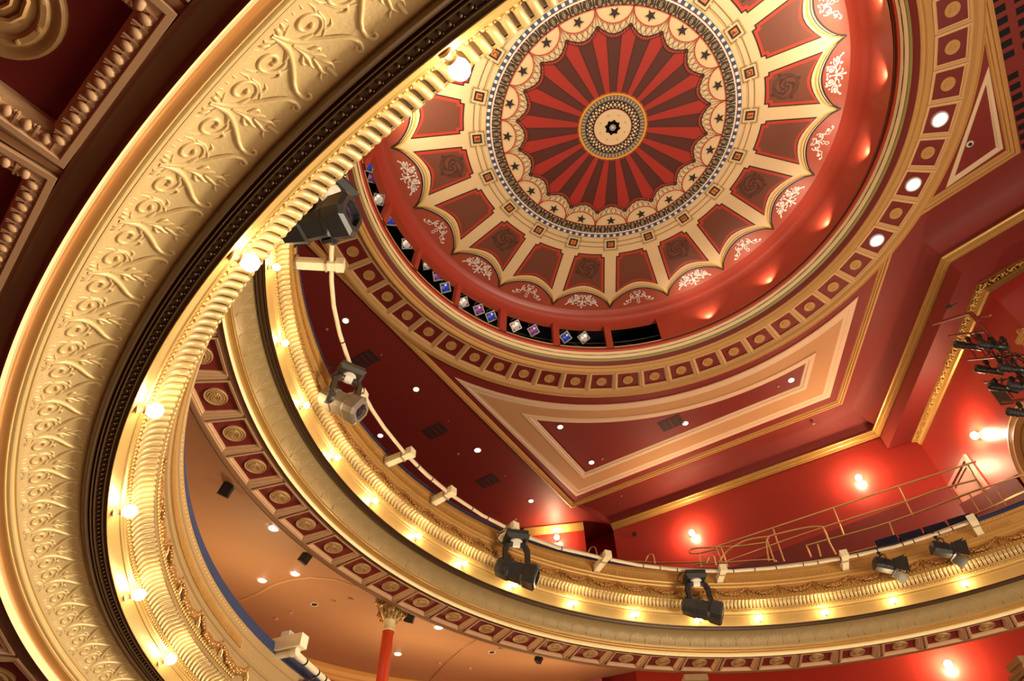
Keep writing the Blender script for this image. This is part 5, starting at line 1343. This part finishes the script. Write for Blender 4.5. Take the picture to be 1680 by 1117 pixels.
g=G(); g.tube([s+d*.0+Vector((0,0,.02)),s+d*.2+Vector((-.0,0,.17)),s+d*.6+Vector((.02,0,.12)),s+d*1.0+Vector((0,.0,.18))],.007,6); g.tube([s+d*.3+Vector((0,0,.16)),s+d*.65+Vector((.05,-.03,.06)),e+Vector((0,0,.06))],.007,6); relp(g,'cable',BLACK,60)
g=G(); g.box(s+d*.37+Vector((0,0,.10)),(.025,.135,.145),M=M3); relp(g,'pink_tape',mat('pink_tape',(.6,.05,.5),.5))
e2=relA(560,1140,ZQ)
t=empty('lighting_pipe',e); tag(t,'short cream pipe running out of the bottom edge from the bracket box','pipe')
g=G(); g.tube([e,e2],.034,12); relp(g,'pipe',PIPE,60); g=G(); dd_=(e2-e).normalized()
for k_ in (.2,.45,.6,.8): c=e+(e2-e)*k_; g.tube([c-dd_*.012,c+dd_*.012],.039,10)
relp(g,'cable_tie',BLACK,40)
c=relA(508,1108,ZQ)
t=empty('hanging_lantern',c); tag(t,'dark lantern clamped under the short pipe at the bottom edge','stage lamp')
g=G(); g.tube([c+Vector((0,0,.06)),c+Vector((.05,0,.04)),c+Vector((.05,0,-.03)),c+Vector((0,0,-.05))],.014,6); relp(g,'hook_clamp',BLACK,60)
g=G(); g.lathe([(.07,-.30),(.09,-.28),(.09,-.10),(.06,-.06),(.001,-.05)],16,M=Matrix.Translation(c),cap=True); relp(g,'lamp_body',GREYD,50)
g=G(); g.tube([c+Vector((0,0,-.05)),c+Vector((.11,0,-.10)),c+Vector((.11,0,-.2))],.012,6); g.tube([c+Vector((0,0,-.05)),c+Vector((-.11,0,-.10)),c+Vector((-.11,0,-.2))],.012,6); relp(g,'yoke',BLACK,60)

# ---- brass handrails on the upper tier
DH=1.10*H
def hp(px,py,D=DH): return on_plane(px,py,nS,D)
def crv(P,k=4):
    out=[]
    for i in range(len(P)-1):
        p0,p1,p2,p3=P[max(i-1,0)],P[i],P[i+1],P[min(i+2,len(P)-1)]
        for j in range(k):
            t=j/k; out.append(.5*((2*p1)+(p2-p0)*t+(2*p0-5*p1+4*p2-p3)*t*t+(3*p1-p0-3*p2+p3)*t**3))
    return out+[P[-1]]
def railset(name,label,paths,posts,D=DH,r=.019):
    P=[hp(x,y,D) for x,y in paths[0]]; t=empty(name,P[0]); tag(t,label,'handrail')
    for p in paths:
        g=G(); g.tube(crv([hp(x,y,D) for x,y in p]),r,8); o=g.obj('rail',BRASS,None,60); o.parent=t; o.matrix_parent_inverse=Matrix.Translation(-t.location)
    for p in posts:
        g=G(); g.tube([hp(x,y,D) for x,y in p],r*.8,8); o=g.obj('post',BRASS,None,60); o.parent=t; o.matrix_parent_inverse=Matrix.Translation(-t.location)
    return t
railset('brass_handrail','long sloping double brass handrail climbing to the door at the right',[[(1172,898),(1268,866),(1367,833),(1475,797),(1560,770),(1601,757)],[(1185,924),(1281,889),(1376,857),(1484,823),(1540,803),(1602,787)]],[[(1268,866),(1277,893),(1287,921)],[(1367,833),(1385,878)],[(1473,797),(1498,846)],[(1588,762),(1609,800),(1632,832)]])
railset('brass_handrail','lower brass handrail rising from the blue rail to the right edge',[[(1323,895),(1359,885),(1459,857),(1600,805),(1680,778)],[(1370,914),(1480,885),(1590,848),(1680,806)]],[[(1323,895),(1331,914)],[(1341,892),(1347,913)],[(1459,857),(1469,882)],[(1589,808),(1608,841)],[(1635,803),(1651,828)]])
railset('brass_handrail','curled brass handrail loop with inner frame left of the long rail',[[(1262,921),(1258,895),(1260,883),(1268,878),(1320,866),(1344,864),(1352,868),(1361,890),(1372,910)],[(1262,880),(1225,886),(1195,903),(1180,921)],[(1262,889),(1210,896),(1160,898),(1138,900),(1131,904),(1135,908),(1150,907),(1175,900)],[(1030,921),(1100,923),(1165,921)],[(1137,928),(1150,925),(1200,922),(1262,918),(1275,922)]],[[(1147,907),(1151,930)],[(1175,898),(1186,926)],[(1183,898),(1194,930)],[(1258,884),(1271,922)]],D=1.06*H)
for x,y,l in [(1068,921,'thin bent brass hoop left of the curled handrail'),(1168,924,'thin bent brass hoop beside the right black moving lamp'),(973,909,'thin bent hoop behind the balcony rail near the rear wall')]:
    railset('brass_hoop',l,[[(x-9,y),(x-5,y-9),(x,y-12),(x+4,y-9),(x+7,y+4)]],[],D=1.0*H if x>1000 else 1.12*H,r=.016)
# seats just showing above the blue rail
for i,(x,y) in enumerate(((1452,886),(1492,876),(1532,864),(1572,851))):
    c=on_plane(x,y-4,nS,1.05*H); t=empty('theatre_seat',c-Vector((0,0,.45))); t.rotation_euler=(0,0,rad(-31)); tag(t,'dark blue theatre seat back showing above the rail, %s from the left of four'%ordn[i],'seat','dark blue seats behind the upper balcony rail')
    g=G(); g.box((0,.05,.36),(.38,.05,.22),M=Matrix.Rotation(-.12,3,'X')); g.obj('seat_back',VELVET,t); g=G(); g.box((0,-.18,.02),(.38,.34,.08)); g.obj('seat',VELVET,t); g=G(); g.tube([(.20,-.05,-.3),(.20,-.05,.22),(.20,-.28,.22)],.02,6); g.obj('armrest',BLACK,t,60)

# ---- loft lanterns in the drum openings
gelc={'blue':mat('gel_blue',(.02,.06,.50),.15,emit=.10,ecol=(.03,.12,.9)),'purple':mat('gel_purple',(.22,.04,.26),.15,emit=.12,ecol=(.5,.1,.6)),'clear':mat('gel_clear',(.62,.58,.52),.18,.3,emit=.15,ecol=(1,.9,.8))}
RL=5.22
def on_cyl(px,py,r):
    d=ray(px,py); ex,ey=EYE.x-DC.x,EYE.y-DC.y; a=d.x*d.x+d.y*d.y; b=2*(ex*d.x+ey*d.y); c=ex*ex+ey*ey-r*r
    t=(-b+sqrt(max(0,b*b-4*a*c)))/(2*a); return EYE+d*t
for i,(x,y,c,l) in enumerate([(846,534.6,'clear','white-framed clear lantern in the third loft opening from the right'),(875,542,'purple','purple lantern beside the white-framed one in the third loft opening from the right'),(928,553,'blue','blue lantern in the second loft opening from the right'),(957.6,553.6,'clear','clear lantern right of the blue one in the second loft opening from the right'),(805.7,519,'blue','blue lantern in the fourth loft opening from the right'),(785.5,508,'purple','purple lantern in the fourth loft opening from the right'),(760,496,'clear','clear lantern in the fourth loft opening from the right'),(730.7,471.6,'blue','blue lantern in the fifth loft opening from the right'),(718.4,452,'purple','purple lantern with bright cross in the fifth loft opening from the right'),(702,433.6,'clear','round clear lantern in the fifth loft opening from the right'),(667.5,399.6,'clear','round clear lantern low in the sixth loft opening from the right'),(667,376.5,'purple','purple lantern in the sixth loft opening from the right'),(642,361,'blue','blue lantern in the sixth loft opening from the right'),(621,327,'clear','clear lantern in the leftmost visible loft opening'),(613,291,'purple','purple lantern in the leftmost visible loft opening'),(604,272,'blue','blue lantern uppermost in the leftmost visible loft opening')]):
    p=on_cyl(x,y,RL); n=(EYE+Vector((3,4,2))-p).normalized(); t=empty('par_lantern',p); t.rotation_euler=n.to_track_quat('Z','Y').to_euler(); tag(t,l,'stage lamp','colour-gel lanterns in the dome loft')
    g=G(); g.lathe([(.10,-.04),(.10,-.25),(.06,-.33),(.001,-.34)],16); g.obj('lamp_can',BLKM,t,50)
    g=G(); s=.125; R45=Matrix.Rotation(pi/4,3,'Z')
    vs=[R45@Vector((sx*a_,sy*a_,z_)) for a_,z_ in((s,0),(s,.012),(.094,.012),(.094,.0)) for sx,sy in((-1,-1),(1,-1),(1,1),(-1,1))]
    g.add(vs,[(j*4+k_,j*4+(k_+1)%4,(j+1)*4+(k_+1)%4,(j+1)*4+k_) for j in range(3) for k_ in range(4)]); g.obj('gel_frame',WHITEM if i in(0,) else mat('gel_frame_grey',(.28,.26,.24),.4,.4),t)
    g=G(); g.lathe([(.10,.005),(.07,.012),(.035,.016),(.001,.018)],20); g.obj('gel',gelc[c],t,60)
    g=G(); g.tube([(-.11,0,-.12),(-.12,.1,-.14),(0,.2,-.14),(.12,.1,-.14),(.11,0,-.12)],.008,6); g.obj('yoke',BLKM,t,60)

# ---- lamp boom at the right
DBm=DSp-1.3
def bp(px,py,D=None): return on_plane(px,py,nSp,D or DBm)
t=empty('lamp_boom',bp(1600,512)); tag(t,'dark red tubular boom frame carrying rows of black spotlights at the right edge','rigging')
BR=mat('boom_red',(.20,.02,.012),.45)
for pth,r_ in (([(1530,532),(1592,513)],.03),([(1592,513),(1622,548),(1660,600),(1700,650)],.035),([(1592,513),(1603,524),(1607,527)],.04),([(1606,519),(1625,517)],.022),([(1557,551),(1620,543)],.020),([(1588,590),(1655,584),(1690,582)],.020),([(1615,627),(1690,618)],.020),([(1645,659),(1690,655)],.024),([(1592,572),(1604,590)],.015),([(1625,572),(1640,592)],.015),([(1603,540),(1612,530)],.015),([(1650,640),(1662,652)],.015)):
    g=G(); g.tube([bp(*p) for p in pth],r_,8); o=g.obj('boom_tube',BR,None,60); o.parent=t; o.matrix_parent_inverse=Matrix.Translation(-t.location)
rnd_=random.Random(9); g=G()
for i in range(26):
    x=1590+rnd_.random()*88; y=545+(x-1590)*1.15*rnd_.uniform(.35,1.15)+rnd_.uniform(-8,10); a0=bp(x,y,DBm-.1); a1=bp(x+rnd_.uniform(8,26),y+rnd_.uniform(-6,8),DBm-.1); md_=(a0+a1)/2+Vector((rnd_.uniform(-.1,.1),0,-rnd_.uniform(.05,.22)))
    g.tube([a0,a0*.55+md_*.45+Vector((0,0,-.03)),md_,a1*.55+md_*.45+Vector((0,0,-.03)),a1],.010,5)
o=g.obj('cable_loops',BLACK,None,60); tag(o,kind='stuff'); o.parent=t; o.matrix_parent_inverse=Matrix.Translation(-t.location)
for (x,y) in ((1588,556),(1606,551),(1628,558),(1645,556),(1617,594),(1640,592),(1662,592),(1632,625),(1660,622),(1672,664)):
    g=G(); c=bp(x,y,DBm-.08); g.box(c,(.05,.05,.09)); g.tube([c+Vector((0,0,-.05)),c+Vector((0,0,-.20))],.016,6); o=g.obj('hook_clamp',BLACK,None); o.parent=t; o.matrix_parent_inverse=Matrix.Translation(-t.location)
def profile_spot(px,py,label,s=1.0):
    D_=DBm-.15; c=bp(px,py,D_); d=cdir(.90,-.16,-.50); t=empty('profile_spotlight',c); s*=.80; t.rotation_euler=d.to_track_quat('Z','Y').to_euler(); t.scale=(s,s,s); tag(t,label,'spotlight','black profile spotlights on the boom')
    g=G(); g.lathe([(.001,-.24),(.06,-.24),(.085,-.21),(.09,-.19),(.09,-.17),(.082,-.165),(.082,-.14),(.09,-.135),(.09,-.11),(.082,-.105),(.082,-.08),(.088,-.075),(.088,-.03),(.07,-.01)],16); g.obj('lamp_housing',BLKM,t,35)
    g=G(); g.lathe([(.066,-.02),(.066,.10),(.074,.11),(.074,.15),(.07,.16),(.07,.26),(.076,.265),(.076,.29),(.066,.29),(.064,.26)],16); g.obj('lens_tube',BLKM,t,35)
    g=G(); g.lathe([(.066,.262),(.03,.27),(.001,.272)],16); g.obj('lens',GLASS,t,60)
    g=G(); g.tube([(-.10,0,0),(-.115,.14,0),(-.05,.2,0),(.05,.2,0),(.115,.14,0),(.10,0,0)],.009,6); g.tube([(0,.2,0),(0,.30,0)],.014,6); g.obj('yoke',BLACK,t,60)
for x,y,l in [(1585,567,'black profile spotlight, left of the top pair on the boom'),(1626,567,'black profile spotlight, right of the top pair on the boom'),(1620,607,'black profile spotlight, left of the second row on the boom'),(1660,605,'black profile spotlight, right of the second row on the boom'),(1643,636,'black profile spotlight, left of the third row on the boom'),(1676,634,'black profile spotlight, right of the third row at the frame edge'),(1674,678,'black profile spotlight, lowest on the boom at the frame edge')]: profile_spot(x,y,l)
c=bp(1643,648,DBm+.1); t=empty('boom_panel',c); tag(t,'flat black panel hanging behind the third row of boom lamps','panel')
g=G(); g.add([bp(1622,638,DBm+.2)-c,bp(1642,665,DBm+.2)-c,bp(1664,662,DBm+.2)-c,bp(1650,640,DBm+.2)-c,bp(1622,638,DBm+.25)-c,bp(1642,665,DBm+.25)-c,bp(1664,662,DBm+.25)-c,bp(1650,640,DBm+.25)-c],[(0,1,2,3),(4,7,6,5),(0,4,5,1),(1,5,6,2),(2,6,7,3),(3,7,4,0)]); g.obj('panel_board',BLACK,t)
# small dark bracket lamps on the ceiling and wall
for x,y,pl,l in [(1557,503,(nSp,DBm),'tiny black camera on a bar left of the boom top')]:
    c=on_plane(x,y,*pl); t=empty('bar_camera',c); tag(t,l,'camera'); g=G(); g.ball((0,0,0),.045,n=10,m=8); g.obj('camera_ball',BLACK,t,60); g=G(); a1=cdir(1,.45,0)*.16; g.tube([-a1*.5,a1],.012,6); g.obj('camera_bar',BLACK,t,60)
for x,y,l in [(1591,236,'tiny chipped hole with black fitting in the narrow triangle'),(1482,488,'tiny black fitting on the red cove right of the coffer ring')]:
    c=on_z(x,y,H-.01 if y<300 else H-.08); t=empty('ceiling_fitting',c); tag(t,l,'fitting'); g=G(); g.lathe([(.07,0),(.07,-.01),(.03,-.012)],9); g.obj('fitting_plate',WHITEM,t); g=G(); g.ball((0,0,-.02),.035,n=8,m=6); g.obj('fitting_body',BLACK,t,60)
c=on_plane(1041,876,nS,DS-.02); t=empty('wall_socket',c); t.rotation_euler=(-nS).to_track_quat('Z','Y').to_euler(); tag(t,'small black round fitting high on the red side wall','fitting')
g=G(); g.lathe([(.06,0),(.06,.03),(.03,.035),(.001,.035)],14); g.obj('socket_body',BLACK,t,40)
